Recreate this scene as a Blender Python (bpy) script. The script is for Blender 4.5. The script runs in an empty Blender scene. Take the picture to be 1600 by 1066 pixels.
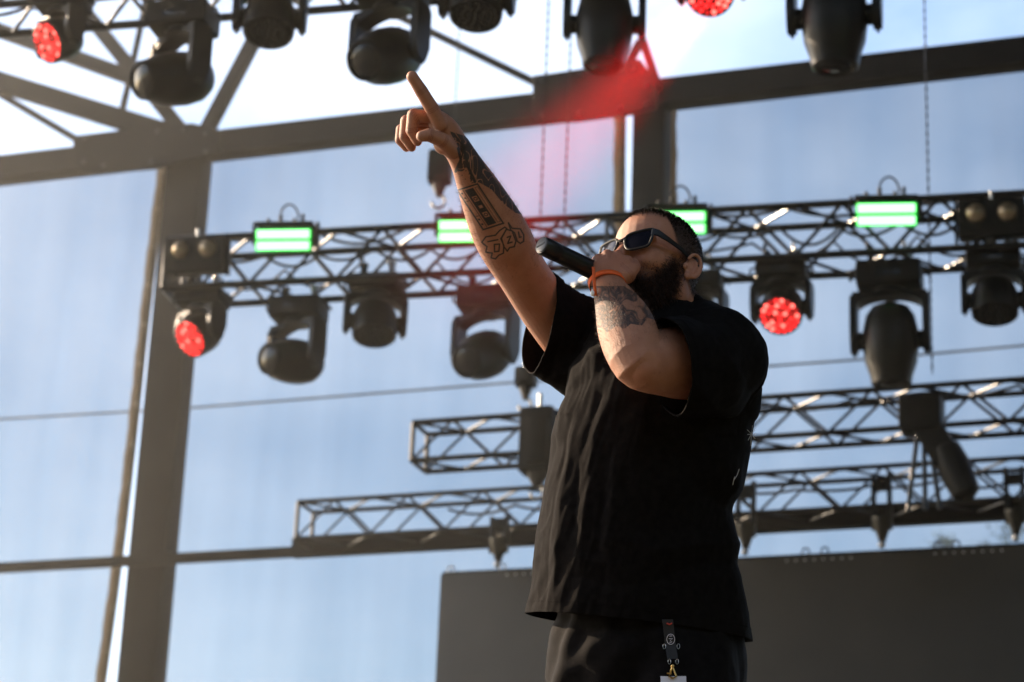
import bpy, bmesh, math, random
import numpy as np
from mathutils import Vector, Matrix, noise
random.seed(7); np.random.seed(7)
R = math.radians
S = bpy.context.scene
C = S.collection

# ------------------------------------------------------------------ camera
W0, H0, FPX = 1600.0, 1066.0, 3778.0
CAM = Vector((0, 0, 1.60))
PITCH, ROLL = R(20.0), R(2.4)
fwd = Vector((0, math.cos(PITCH), math.sin(PITCH)))
rt0 = Vector((1, 0, 0)); up0 = rt0.cross(fwd)
RT = rt0 * math.cos(ROLL) + up0 * math.sin(ROLL)       # image right
UP = up0 * math.cos(ROLL) - rt0 * math.sin(ROLL)       # image up
cd = bpy.data.cameras.new('camera'); cam = bpy.data.objects.new('camera', cd); C.objects.link(cam)
M = Matrix((RT, UP, -fwd)).transposed().to_4x4(); M.translation = CAM
cam.matrix_world = M
cd.sensor_width = 36; cd.lens = FPX / W0 * 36; cd.clip_start = .1; cd.clip_end = 3000
cd.dof.use_dof = True; cd.dof.focus_distance = 4.95; cd.dof.aperture_fstop = 5.6
S.camera = cam
D0 = 5.0

# ------------------------------------------------------------------ light
SUN_AZ, SUN_EL = R(-60.0), R(25.0)      # azimuth from +Y (view direction), negative = image left
to_sun = Vector((math.sin(SUN_AZ) * math.cos(SUN_EL), math.cos(SUN_AZ) * math.cos(SUN_EL), math.sin(SUN_EL)))
wd = bpy.data.worlds.new('World'); S.world = wd; wd.use_nodes = True
nt = wd.node_tree; bg = nt.nodes['Background']
sky = nt.nodes.new('ShaderNodeTexSky'); sky.sky_type = 'NISHITA'; sky.sun_disc = False
sky.sun_elevation = SUN_EL; sky.sun_rotation = SUN_AZ; sky.air_density = 1.0; sky.dust_density = 1.6; sky.ozone_density = 1.6
# thin broken cloud over the whole sky
tcw = nt.nodes.new('ShaderNodeTexCoord'); mpw = nt.nodes.new('ShaderNodeMapping'); mpw.inputs['Scale'].default_value = (2.2, 2.2, 4.0)
nzw = nt.nodes.new('ShaderNodeTexNoise'); nzw.inputs['Scale'].default_value = 2.4; nzw.inputs['Detail'].default_value = 5; nzw.inputs['Roughness'].default_value = .5
rpw = nt.nodes.new('ShaderNodeValToRGB'); rpw.color_ramp.elements[0].position = .40; rpw.color_ramp.elements[1].position = .72
rpw.color_ramp.elements[0].color = (0, 0, 0, 1); rpw.color_ramp.elements[1].color = (.22, .22, .22, 1)
mxw = nt.nodes.new('ShaderNodeMix'); mxw.data_type = 'RGBA'
nt.links.new(tcw.outputs['Generated'], mpw.inputs['Vector']); nt.links.new(mpw.outputs[0], nzw.inputs['Vector'])
nt.links.new(nzw.outputs['Fac'], rpw.inputs[0]); nt.links.new(rpw.outputs[0], mxw.inputs[0])
nt.links.new(sky.outputs[0], mxw.inputs[6]); mxw.inputs[7].default_value = (11.0, 11.0, 11.5, 1)
nt.links.new(mxw.outputs[2], bg.inputs['Color'])
bg.inputs['Strength'].default_value = 0.15
sd = bpy.data.lights.new('sun', 'SUN'); sun = bpy.data.objects.new('sun', sd); C.objects.link(sun)
sd.energy = 4.4; sd.angle = R(.6); sd.color = (1.0, .77, .54)
sun.rotation_euler = to_sun.to_track_quat('Z', 'Y').to_euler()
S.view_settings.view_transform = 'Standard'; S.view_settings.look = 'None'
S.view_settings.exposure = 1.12; S.view_settings.gamma = 1.0
S.render.engine = 'CYCLES'
S.cycles.volume_step_rate = 4.0; S.cycles.max_bounces = 8; S.cycles.transparent_max_bounces = 24; S.cycles.volume_bounces = 0

# ------------------------------------------------------------------ pixel helpers
def ray(u, v):
    return fwd + RT * ((u - W0 / 2) / FPX) - UP * ((v - H0 / 2) / FPX)
def P(u, v, d=0.0):                       # point near the performer, d metres behind his own distance
    return CAM + ray(u, v) * (D0 + d)
class Plane:                              # upright plane, yawed so that its right end comes nearer
    def __init__(s, y, yaw):
        a = R(yaw); s.d = Vector((math.cos(a), -math.sin(a), 0)); s.n = Vector((math.sin(a), math.cos(a), 0))
        s.q = Vector((0, y, 0)); s.yaw = -a
    def __call__(s, u, v, back=0.0):
        r = ray(u, v); t = ((s.q - CAM).dot(s.n) + back) / r.dot(s.n)
        return CAM + r * t
WALL = Plane(20.0, 20); LIGHT = Plane(15.5, 14); FRONT = Plane(12.3, 14); LOWA = Plane(17.2, 20); LOWB = Plane(18.4, 20); LED = Plane(18.5, 20)

# ------------------------------------------------------------------ materials
def newmat(name):
    m = bpy.data.materials.new(name); m.use_nodes = True
    return m, m.node_tree, m.node_tree.nodes['Principled BSDF']
def simple(name, col, rough=.5, metal=0., var=.25, scale=8., bump=0., bscale=60., spec=.5):
    m, t, b = newmat(name)
    b.inputs['Roughness'].default_value = rough; b.inputs['Metallic'].default_value = metal
    b.inputs['Specular IOR Level'].default_value = spec
    tc = t.nodes.new('ShaderNodeTexCoord'); n = t.nodes.new('ShaderNodeTexNoise')
    n.inputs['Scale'].default_value = scale; n.inputs['Detail'].default_value = 5
    t.links.new(tc.outputs['Object'], n.inputs['Vector'])
    r = t.nodes.new('ShaderNodeValToRGB')
    r.color_ramp.elements[0].position = .3; r.color_ramp.elements[1].position = .7
    r.color_ramp.elements[0].color = tuple(c * (1 - var) for c in col) + (1,)
    r.color_ramp.elements[1].color = tuple(min(1, c * (1 + var)) for c in col) + (1,)
    t.links.new(n.outputs['Fac'], r.inputs[0]); t.links.new(r.outputs[0], b.inputs['Base Color'])
    if bump:
        n2 = t.nodes.new('ShaderNodeTexNoise'); n2.inputs['Scale'].default_value = bscale; n2.inputs['Detail'].default_value = 3
        t.links.new(tc.outputs['Object'], n2.inputs['Vector'])
        bp = t.nodes.new('ShaderNodeBump'); bp.inputs['Strength'].default_value = bump; bp.inputs['Distance'].default_value = .01
        t.links.new(n2.outputs['Fac'], bp.inputs['Height']); t.links.new(bp.outputs[0], b.inputs['Normal'])
    return m
def emit(name, col, strength):
    m, t, b = newmat(name)
    b.inputs['Base Color'].default_value = (.02, .02, .02, 1)
    n = t.nodes.new('ShaderNodeTexNoise'); n.inputs['Scale'].default_value = 30
    mx = t.nodes.new('ShaderNodeMix'); mx.data_type = 'RGBA'; mx.inputs[6].default_value = col + (1,)
    mx.inputs[7].default_value = tuple(c * .8 for c in col) + (1,)
    t.links.new(n.outputs['Fac'], mx.inputs[0]); t.links.new(mx.outputs[2], b.inputs['Emission Color'])
    b.inputs['Emission Strength'].default_value = strength
    return m
MT = {}
MT['steel'] = simple('dark painted steel', (.012, .011, .009), .65, 0, .3, 3, .1, 60, .12)
MT['truss'] = simple('black powder coated truss tube', (.016, .015, .013), .30, 0, .3, 20, 0, 60, .4)
MT['alu'] = simple('bare aluminium', (.55, .54, .52), .3, 1., .15, 30)
MT['plastic'] = simple('black moulded lamp housing', (.009, .009, .008), .40, 0, .3, 12, .1, 80, .3)
MT['plastic2'] = simple('matt black lamp base', (.008, .008, .007), .55, 0, .3, 12, 0, 60, .25)
MT['rubber'] = simple('black cable rubber', (.02, .02, .02), .6)
MT['lensdark'] = simple('dark lens glass', (.02, .022, .025), .08, 0, .2, 10)
MT['silver'] = simple('lamp reflector', (.42, .33, .22), .35, .7, .1, 40)
MT['green'] = emit('green lit strobe tube', (.26, 1., .30), 2.1)
MT['greenrim'] = emit('green lit strobe edge', (.0, 1., .07), .5)
MT['red'] = emit('red lit led lens', (1., .02, .02), 1.5)
MT['redhot'] = emit('red lit led lens hot', (1., .10, .08), 2.6)
MT['reddim'] = emit('red lit led lens dim', (.75, .008, .008), .55)
MT['led'] = simple('led screen face off', (.050, .043, .033), .5, 0, .12, 2, .05, 200)
MT['hem'] = simple('scrim hem webbing', (.34, .26, .18), .8, 0, .3, 14)
_t = MT['hem'].node_tree; _b = _t.nodes['Principled BSDF']; _l = _t.nodes.new('ShaderNodeBsdfTranslucent'); _x = _t.nodes.new('ShaderNodeMixShader'); _x.inputs[0].default_value = .8
_l.inputs[0].default_value = (.46, .38, .28, 1); _t.links.new(_b.outputs[0], _x.inputs[1]); _t.links.new(_l.outputs[0], _x.inputs[2]); _t.links.new(_x.outputs[0], _t.nodes['Material Output'].inputs['Surface'])
MT['eyelet'] = simple('brass eyelet', (.6, .5, .35), .35, 1.)
MT['deck'] = simple('black stage deck', (.03, .03, .03), .7, 0, .3, 3)
MT['ground'] = simple('dry grass and dust', (.16, .14, .08), .95, 0, .35, 1.5, .3, 8)
MT['leaf'] = simple('tree leaf', (.07, .11, .03), .6, 0, .5, 2)
MT['bark'] = simple('tree bark', (.12, .09, .06), .9, 0, .3, 9)
MT['cable'] = simple('grey overhead cable', (.12, .11, .10), .6)

def scrim_mat():
    m, t, b = newmat('woven scrim mesh')
    t.nodes.remove(b); out = t.nodes['Material Output']
    tc = t.nodes.new('ShaderNodeTexCoord'); mp = t.nodes.new('ShaderNodeMapping'); mp.inputs['Scale'].default_value = (1.6, 1., .16)
    n = t.nodes.new('ShaderNodeTexNoise'); n.inputs['Scale'].default_value = 2.2; n.inputs['Detail'].default_value = 6
    t.links.new(tc.outputs['Object'], mp.inputs[0]); t.links.new(mp.outputs[0], n.inputs['Vector'])
    r = t.nodes.new('ShaderNodeValToRGB'); r.color_ramp.elements[0].position = .35; r.color_ramp.elements[1].position = .75
    r.color_ramp.elements[0].color = (.330, .362, .385, 1); r.color_ramp.elements[1].color = (.362, .395, .418, 1)
    t.links.new(n.outputs['Fac'], r.inputs[0])
    # fine weave
    wv = []
    for ax in (0, 2):
        w = t.nodes.new('ShaderNodeTexWave'); w.bands_direction = 'X' if ax == 0 else 'Z'; w.inputs['Scale'].default_value = 22; w.inputs['Distortion'].default_value = .6
        t.links.new(tc.outputs['Object'], w.inputs['Vector']); wv.append(w)
    ad = t.nodes.new('ShaderNodeMath'); ad.operation = 'ADD'
    t.links.new(wv[0].outputs['Fac'], ad.inputs[0]); t.links.new(wv[1].outputs['Fac'], ad.inputs[1])
    ma = t.nodes.new('ShaderNodeMath'); ma.operation = 'MULTIPLY_ADD'; ma.inputs[1].default_value = .05; ma.inputs[2].default_value = .95
    t.links.new(ad.outputs[0], ma.inputs[0])
    vm = t.nodes.new('ShaderNodeVectorMath'); vm.operation = 'SCALE'
    t.links.new(r.outputs[0], vm.inputs[0]); t.links.new(ma.outputs[0], vm.inputs['Scale'])
    tr = t.nodes.new('ShaderNodeBsdfTransparent'); t.links.new(vm.outputs[0], tr.inputs[0])
    tl = t.nodes.new('ShaderNodeBsdfTranslucent'); tl.inputs[0].default_value = (.045, .050, .058, 1)
    df = t.nodes.new('ShaderNodeBsdfDiffuse'); df.inputs[0].default_value = (.025, .026, .03, 1)
    a1 = t.nodes.new('ShaderNodeAddShader'); a2 = t.nodes.new('ShaderNodeAddShader')
    t.links.new(tl.outputs[0], a1.inputs[0]); t.links.new(df.outputs[0], a1.inputs[1])
    t.links.new(tr.outputs[0], a2.inputs[0]); t.links.new(a1.outputs[0], a2.inputs[1])
    t.links.new(a2.outputs[0], out.inputs['Surface'])
    return m
MT['scrim'] = scrim_mat()

# ------------------------------------------------------------------ object helpers
def tag(o, label=None, cat=None, group=None, kind=None):
    if label: o['label'] = label
    if cat: o['category'] = cat
    if group: o['group'] = group
    if kind: o['kind'] = kind
    return o
def empty(name, mat4, label=None, cat=None, group=None):
    o = bpy.data.objects.new(name, None); C.objects.link(o); o.empty_display_size = .1
    o.matrix_world = mat4 if isinstance(mat4, Matrix) else Matrix.Translation(mat4)
    return tag(o, label, cat, group)
def link(name, me, mat=None, parent=None, local=None):
    o = bpy.data.objects.new(name, me); C.objects.link(o)
    if mat is not None and not me.materials: me.materials.append(mat)
    if parent is not None: o.parent = parent
    if local is not None: o.matrix_basis = local
    return o
def smooth(me, ang=35):
    me.shade_smooth()
    try: me.set_sharp_from_angle(angle=R(ang))
    except Exception: pass
def bm_obj(name, bm, mat, parent=None, local=None, sm=True):
    bmesh.ops.recalc_face_normals(bm, faces=bm.faces)
    me = bpy.data.meshes.new(name); bm.to_mesh(me); bm.free()
    if sm: smooth(me)
    return link(name, me, mat, parent, local)
def add_box(bm, c, s, bev=0., rot=None, taper=1.):
    m = Matrix.Translation(c) @ ((rot.to_4x4()) if rot is not None else Matrix())
    r = bmesh.ops.create_cube(bm, size=1.0)
    for v in r['verts']:
        k = taper if v.co.z < 0 else 1.
        v.co = Vector((v.co.x * s[0] * k, v.co.y * s[1] * k, v.co.z * s[2]))
    if bev:
        es = list({e for v in r['verts'] for e in v.link_edges})
        rr = bmesh.ops.bevel(bm, geom=es, offset=bev, segments=2, affect='EDGES', profile=.6)
        vs = {v for f in rr['faces'] for v in f.verts} | {v for v in r['verts'] if v.is_valid}
    else: vs = set(r['verts'])
    bmesh.ops.transform(bm, matrix=m, verts=list(vs))
def box_obj(name, c, s, mat, parent=None, bev=0., rot=None, taper=1., local=None):
    bm = bmesh.new(); add_box(bm, Vector(c), s, bev, rot, taper)
    return bm_obj(name, bm, mat, parent, local)
_unit = {}
def unit_cyl(mat, n=8):
    k = (mat.name, n)
    if k not in _unit:
        bm = bmesh.new(); bmesh.ops.create_cone(bm, cap_ends=True, segments=n, radius1=1, radius2=1, depth=1)
        me = bpy.data.meshes.new('tube'); bm.to_mesh(me); bm.free(); smooth(me, 50); me.materials.append(mat); _unit[k] = me
    return _unit[k]
def rod(name, p0, p1, r, mat, parent=None, n=8):
    p0, p1 = Vector(p0), Vector(p1); d = p1 - p0
    m = Matrix.Translation((p0 + p1) / 2) @ d.to_track_quat('Z', 'Y').to_matrix().to_4x4() @ Matrix.Diagonal((r, r, d.length, 1))
    return link(name, unit_cyl(mat, n), None, parent, m)
def lathe(bm, prof, n=24, mat4=None, cap=True):
    rings = []
    for (r, z) in prof:
        rings.append([bm.verts.new((r * math.cos(2 * math.pi * i / n), r * math.sin(2 * math.pi * i / n), z)) for i in range(n)])
    for a, b in zip(rings, rings[1:]):
        for i in range(n): bm.faces.new((a[i], a[(i + 1) % n], b[(i + 1) % n], b[i]))
    if cap: bm.faces.new(rings[0][::-1]); bm.faces.new(rings[-1])
    if mat4 is not None: bmesh.ops.transform(bm, matrix=mat4, verts=[v for r in rings for v in r])
def frame_mat(origin, xdir, up=Vector((0, 0, 1))):
    x = xdir.normalized(); y = up.cross(x).normalized(); z = x.cross(y)
    m = Matrix((x, y, z)).transposed().to_4x4(); m.translation = origin
    return m
def tube_pts(bm, pts, r, n=6, closed=False):
    pts = [Vector(p) for p in pts]; rings = []
    N = len(pts)
    for i, p in enumerate(pts):
        t = (pts[(i + 1) % N if closed else min(i + 1, N - 1)] - pts[(i - 1) % N if closed else max(i - 1, 0)]).normalized()
        a = t.orthogonal() if abs(t.z) > .95 else t.cross(Vector((0, 0, 1))).normalized(); a.normalize(); b = t.cross(a)
        rr = r[i] if isinstance(r, (list, tuple)) else r
        rings.append([bm.verts.new(p + (a * math.cos(2 * math.pi * k / n) + b * math.sin(2 * math.pi * k / n)) * rr) for k in range(n)])
    for i in range(N if closed else N - 1):
        A, B = rings[i], rings[(i + 1) % N]
        for k in range(n): bm.faces.new((A[k], A[(k + 1) % n], B[(k + 1) % n], B[k]))
    if not closed: bm.faces.new(rings[0][::-1]); bm.faces.new(rings[-1])

# ------------------------------------------------------------------ setting
STAGE_Z = 1.80
def sheet(name, x0, x1, y0, y1, z, mat, kind='structure'):
    bm = bmesh.new(); vs = [bm.verts.new(c) for c in ((x0, y0, z), (x1, y0, z), (x1, y1, z), (x0, y1, z))]; bm.faces.new(vs)
    return tag(bm_obj(name, bm, mat, sm=False), kind=kind)
sheet('ground', -1500, 1500, -1500, 1500, 0, MT['ground'])
o = box_obj('stage_floor', (0, 13.2, STAGE_Z - .1), (24, 18.6, .2), MT['deck'], bev=.01); tag(o, kind='structure')
o = box_obj('stage_front', (0, 4.2, (STAGE_Z - .2) / 2), (24, .1, STAGE_Z - .21), MT['deck']); tag(o, kind='structure')

# unseen belt of trees added behind the camera to cut the front sky fill
bm = bmesh.new(); rnd = random.Random(4); rings = []
for i in range(141):
    a = R(100 + 160 * i / 140); x, y = 30 * math.sin(a), 30 * math.cos(a); hh = 15 + 4 * noise.noise(Vector((x * .2, y * .2, 0)))
    col_ = []
    for j in range(13):
        t = j / 12; k = 1 + .07 * noise.noise(Vector((x * .5, y * .5, t * 9))) - .10 * t * t
        col_.append(bm.verts.new((x * k, y * k, hh * t + .6 * noise.noise(Vector((x, y, t * 5))) * (j > 0))))
    rings.append(col_)
for A, B in zip(rings, rings[1:]):
    for j in range(12): bm.faces.new((A[j], B[j], B[j + 1], A[j + 1]))
for _ in range(16000):
    a = R(rnd.uniform(100, 260)); x, y = 30 * math.sin(a), 30 * math.cos(a); z = rnd.uniform(.5, 16.5); k = 1 - .10 * (z / 16) ** 2 - rnd.uniform(.0, .06)
    q = Vector((x * k, y * k, z)); u_ = Vector((rnd.uniform(-1, 1), rnd.uniform(-1, 1), rnd.uniform(-1, 1))).normalized(); v_ = u_.orthogonal().normalized(); z_ = rnd.uniform(.15, .35)
    bm.faces.new([bm.verts.new(q - u_ * z_), bm.verts.new(q + v_ * z_ * .5), bm.verts.new(q + u_ * z_), bm.verts.new(q - v_ * z_ * .5)])
tag(bm_obj('added_shade_trees', bm, MT['leaf'], sm=False), kind='stuff')

# ------------------------------------------------------------------ steel frame of the back wall
def beam(name, p0, p1, h, dep, mat, label, cat, extra=0., level=True):
    p0, p1 = Vector(p0), Vector(p1)
    if level: z = (p0.z + p1.z) / 2; p0.z = p1.z = z
    d = p1 - p0; L = d.length + extra
    m = frame_mat((p0 + p1) / 2, d)
    root = empty(name, m, label, cat)
    # box section with flanges
    box_obj('web', (0, 0, 0), (L, dep * .86, h * .9), mat, root, bev=.008)
    box_obj('flange', (0, 0, h / 2 - .011), (L, dep, .022), mat, root, bev=.004)
    box_obj('flange', (0, 0, -h / 2 + .011), (L, dep, .022), mat, root, bev=.004)
    return root
beam('roof_beam', WALL(-120, 276), WALL(1720, 76), .245, .20, MT['steel'], 'long dark steel beam crossing above the mesh panels', 'beam')
def post(name, pt, pb, w, dep, label, extra_top=0.1):
    pt, pb = Vector(pt), Vector(pb)
    x = (pt.x + pb.x) / 2; y = (pt.y + pb.y) / 2
    z1 = pt.z + extra_top
    root = empty(name, frame_mat(Vector((x, y, 0)), WALL.d), label, 'post')
    box_obj('column', (0, 0, z1 / 2), (w, dep, z1), MT['steel'], root, bev=.012)
    box_obj('base_plate', (0, 0, .012), (w * 1.6, dep * 1.6, .024), MT['steel'], root)
    for i, zz in enumerate((3.2, 6.1)):
        box_obj('splice_plate', (0, -dep / 2 - .008, zz), (w * .8, .014, .34), MT['steel'], root, bev=.003)
    return root
post('steel_post', WALL(302, 240, .05), WALL(222, 1000, .05), .37, .24, 'dark steel post beside the red wash lamp and pair of blinder lamps')
post('steel_post', WALL(1018, 165, .05), WALL(1015, 480, .05), .30, .24, 'dark steel post rising behind the performer\'s head')
beam('mid_rail', WALL(-120, 894, -.20), WALL(700, 850, -.20), .09, .06, MT['steel'], 'thin dark rail crossing the mesh panels low beside the post', 'rail')

def plate(name, pts, t, label, plane=WALL, off=-.2):
    bm = bmesh.new(); a = [plane(u, v, off) for u, v in pts]; n = plane.n * t
    A = [bm.verts.new(p) for p in a]; B = [bm.verts.new(p + n) for p in a]
    bm.faces.new(A[::-1]); bm.faces.new(B)
    for i in range(len(a)): bm.faces.new((A[i], A[(i + 1) % len(a)], B[(i + 1) % len(a)], B[i]))
    bmesh.ops.bevel(bm, geom=list(bm.edges), offset=.006, segments=1, affect='EDGES')
    o = bm_obj(name, bm, MT['steel']); tag(o, label, 'steel plate')
    us = [p[0] for p in pts]; c_ = (sum(us) / len(us), sum(p[1] for p in pts) / len(pts))
    for (u, v) in pts:
        p = plane(u + (c_[0] - u) * .16, v + (c_[1] - v) * .28, off); rod('bolt', p - plane.n * .03, p + plane.n * .01, .022, MT['truss'], o, 6)
    return o
plate('gusset_plate', [(114, 212), (250, 196), (300, 192), (340, 202), (340, 240), (240, 262), (150, 270), (114, 262)], .05, 'big bolted gusset plate where the roof braces meet the post')
plate('gusset_plate', [(832, 118), (900, 109), (1000, 92), (1026, 128), (1026, 168), (975, 178), (900, 188), (832, 192)], .05, 'gusset plate lit red above the post behind the performer')
def brace(u0, v0, u1, v1, px, label, off=.25, name='roof_brace'):
    p0, p1 = WALL(u0, v0, off), WALL(u1, v1, off); d = p1 - p0; w = px / 189.
    y = WALL.n; x = d.normalized(); z = x.cross(y).normalized()
    m = Matrix((x, y, z)).transposed().to_4x4(); m.translation = (p0 + p1) / 2
    root = empty(name, m, label, 'brace')
    box_obj('tube', (0, 0, 0), (d.length, w * .7, w), MT['steel'], root, bev=w * .12)
    for s in (-1, 1): box_obj('end_plate', (s * (d.length / 2 - .1), -w * .35 - .006, 0), (.2, .012, w * .8), MT['steel'], root)
    return root
brace(-60, 27, 240, 134, 28, 'slanting roof brace passing behind the red wash lamp with the pale housing')
brace(-60, 110, 290, 218, 38, 'thick lowest slanting roof brace ending at the gusset plate', .32)
brace(-60, 112, 150, 236, 13, 'thin steel brace dropping below the thick brace to the gusset plate', .42)
brace(110, -10, 290, 212, 27, 'steep roof brace running behind the ball nosed lamp', .52)
brace(231, -10, 190, 180, 11, 'thin upright strut between the slanting roof braces', .6)
brace(425, 10, 318, 214, 27, 'steep roof brace leaning towards the gusset plate from the dark wash lamp', .25)
brace(560, -5, 850, 136, 13, 'single slim brace running down to the red lit gusset plate', .25)
brace(1003, 60, 1030, 140, 14, 'short red lit strut above the post', -.1)
brace(1000, 66, 962, 140, 14, 'short strut leaning the other way above the red lit plate', -.02)

# ------------------------------------------------------------------ scrim panels
def scrim(corners, label, hems):
    """corners px TL TR BR BL"""
    tl, tr, br, bl = [WALL(u, v, .36) for u, v in corners]
    o0 = (tl + tr + br + bl) / 4; xd = WALL.d
    m = frame_mat(o0, xd); mi = m.inverted()
    q = [mi @ p for p in (tl, tr, br, bl)]
    root = empty('scrim_panel', m, label, 'mesh panel', 'mesh scrim panels on the steel frame')
    nx, nz = 40, 48
    def pt(s, t):
        a = q[0].lerp(q[1], s); b = q[3].lerp(q[2], s); p = a.lerp(b, t)
        p = p.copy(); p.y += .05 * math.sin(s * 5 + t * 3) * math.sin(math.pi * t) + .015 * math.sin(s * 31 + 4 * t); return p
    bm = bmesh.new(); g = [[bm.verts.new(pt(i / nx, j / nz)) for i in range(nx + 1)] for j in range(nz + 1)]
    for j in range(nz):
        for i in range(nx): bm.faces.new((g[j][i], g[j + 1][i], g[j + 1][i + 1], g[j][i + 1]))
    bm_obj('mesh_fabric', bm, MT['scrim'], root)
    hw = .115
    W = (q[1] - q[0]).length
    for side in hems:
        bm = bmesh.new(); prev = None
        for j in range(nz * 2 + 1):
            t = j / (nz * 2)
            if side == 'top': a = pt(t, 0) + Vector((0, -.006, 0)); b = a + Vector((0, 0, -.10 - .012 * math.sin(t * 60)))
            else:
                s = 0 if side == 'left' else 1; sg = 1 if side == 'left' else -1
                wob = .004 * math.sin(t * 70) + .003 * math.sin(t * 171 + 1)
                a = pt(s, t) + Vector((-sg * .01, -.006, 0)); b = a + Vector((sg * (hw + wob), 0, 0)); 
            va, vb = bm.verts.new(a), bm.verts.new(b)
            if prev: bm.faces.new((prev[0], va, vb, prev[1]))
            prev = (va, vb)
        h = bm_obj('hem', bm, MT['hem'], root)
        md = h.modifiers.new('t', 'SOLIDIFY'); md.thickness = .004
        if side in ('left', 'right'):
            for j in range(14):
                t = (j + .5) / 14; s = 0 if side == 'left' else 1; sg = 1 if side == 'left' else -1
                p = pt(s, t) + Vector((sg * .035, -.014, 0))
                bm = bmesh.new(); tube_pts(bm, [p + Vector((.016 * math.cos(a), 0, .016 * math.sin(a))) for a in [k * math.pi / 5 for k in range(10)]], .005, 5, True)
                bm_obj('eyelet', bm, MT['eyelet'], root)
    return root
scrim([(-150, 275), (265, 240), (158, 1120), (-170, 1135)], 'bluish mesh panel left of the post beside the blinder lamps, with brown hem', ['top', 'right'])
scrim([(312, 225), (978, 150), (972, 1090), (216, 1120)], 'wide bluish mesh panel stretched between the two steel posts', ['top', 'left', 'right'])
scrim([(1040, 145), (1720, 60), (1720, 1060), (1036, 1090)], 'darker blue mesh panel behind the hanging chain and lit green strobe', ['top', 'left'])

# overhead cable beyond the scrim
def cable(name, pts, r, mat, label, plane=WALL, off=3.0, sag=0.):
    bm = bmesh.new(); a = [plane(u, v, off) for u, v in pts]; out = []
    for i in range(len(a) - 1):
        for k in range(12): out.append(a[i].lerp(a[i + 1], k / 12))
    out.append(a[-1])
    tube_pts(bm, out, r, 6); return tag(bm_obj(name, bm, mat), label, 'cable')
cable('overhead_cable', [(-400, 676), (0, 655), (280, 639), (560, 617), (800, 598), (1190, 573), (1400, 558), (1600, 540), (2000, 498)], .013, MT['cable'], 'thin grey cable spanning behind the mesh panels')

# ------------------------------------------------------------------ trusses
def truss(plane, u0, v0, u1, v1, a, r, pitch, label, extra=0., name='lighting_truss', rb=None, nb=8, post_every=0):
    """front-top chord runs between the two pixels"""
    p0, p1 = plane(u0, v0), plane(u1, v1); z = (p0.z + p1.z) / 2; p0.z = p1.z = z
    d = (p1 - p0); L = d.length
    root = empty(name, frame_mat(p0, d), label, 'truss')      # local x along, y away, z up
    rb = rb or r * .55
    for y in (0, a):
        for zz in (0, -a):
            rod('chord', (0, y, zz), (L, y, zz), r, MT['truss'], root, 10)
    nseg = max(1, int(round(L / pitch))); pt = L / nseg
    for i in range(nseg):
        x0, x1, xm = i * pt, (i + 1) * pt, (i + .5) * pt
        for y in (0, a):
            rod('diagonal', (x0, y, -a), (xm, y, 0), rb, MT['truss'], root, 6); rod('diagonal', (xm, y, 0), (x1, y, -a), rb, MT['truss'], root, 6)
        for zz in (0, -a):
            rod('diagonal', (x0, 0, zz), (xm, a, zz), rb, MT['truss'], root, 6); rod('diagonal', (xm, a, zz), (x1, 0, zz), rb, MT['truss'], root, 6)
        if post_every and i % post_every == 0:
            for y in (0, a): rod('upright', (x0, y, 0), (x0, y, -a), rb * 1.2, MT['truss'], root, 6)
            for zz in (0, -a): rod('upright', (x0, 0, zz), (x0, a, zz), rb * 1.2, MT['truss'], root, 6)
    for x in (0, L):
        for y in (0, a): rod('end_post', (x, y, 0), (x, y, -a), r * .9, MT['truss'], root, 6)
        for zz in (0, -a): rod('end_post', (x, 0, zz), (x, a, zz), r * .9, MT['truss'], root, 6)
    return root, L
TL, _ = truss(LIGHT, 262, 370, 1700, 302, .37, .026, .62, 'black box truss carrying the green strobes and moving lamps', post_every=5)
TF, _ = truss(FRONT, -80, -88, 1700, -200, .37, .026, .62, 'black box truss above holding the nearer row of moving lamps')
TA, _ = truss(LOWA, 646, 661, 1720, 583, .30, .022, .62, 'low black box truss with an open square end, above the longer one')
TB, _ = truss(LOWB, 466, 786, 1720, 706, .31, .020, .66, 'lowest and longest box truss, holding up the video screen')
# deep beam under the lowest truss
beam('support_beam', LOWB(458, 862, .33), LOWB(1720, 783, .33), .155, .10, MT['steel'], 'deep dark beam running along the foot of the lowest truss', 'beam')

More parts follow.
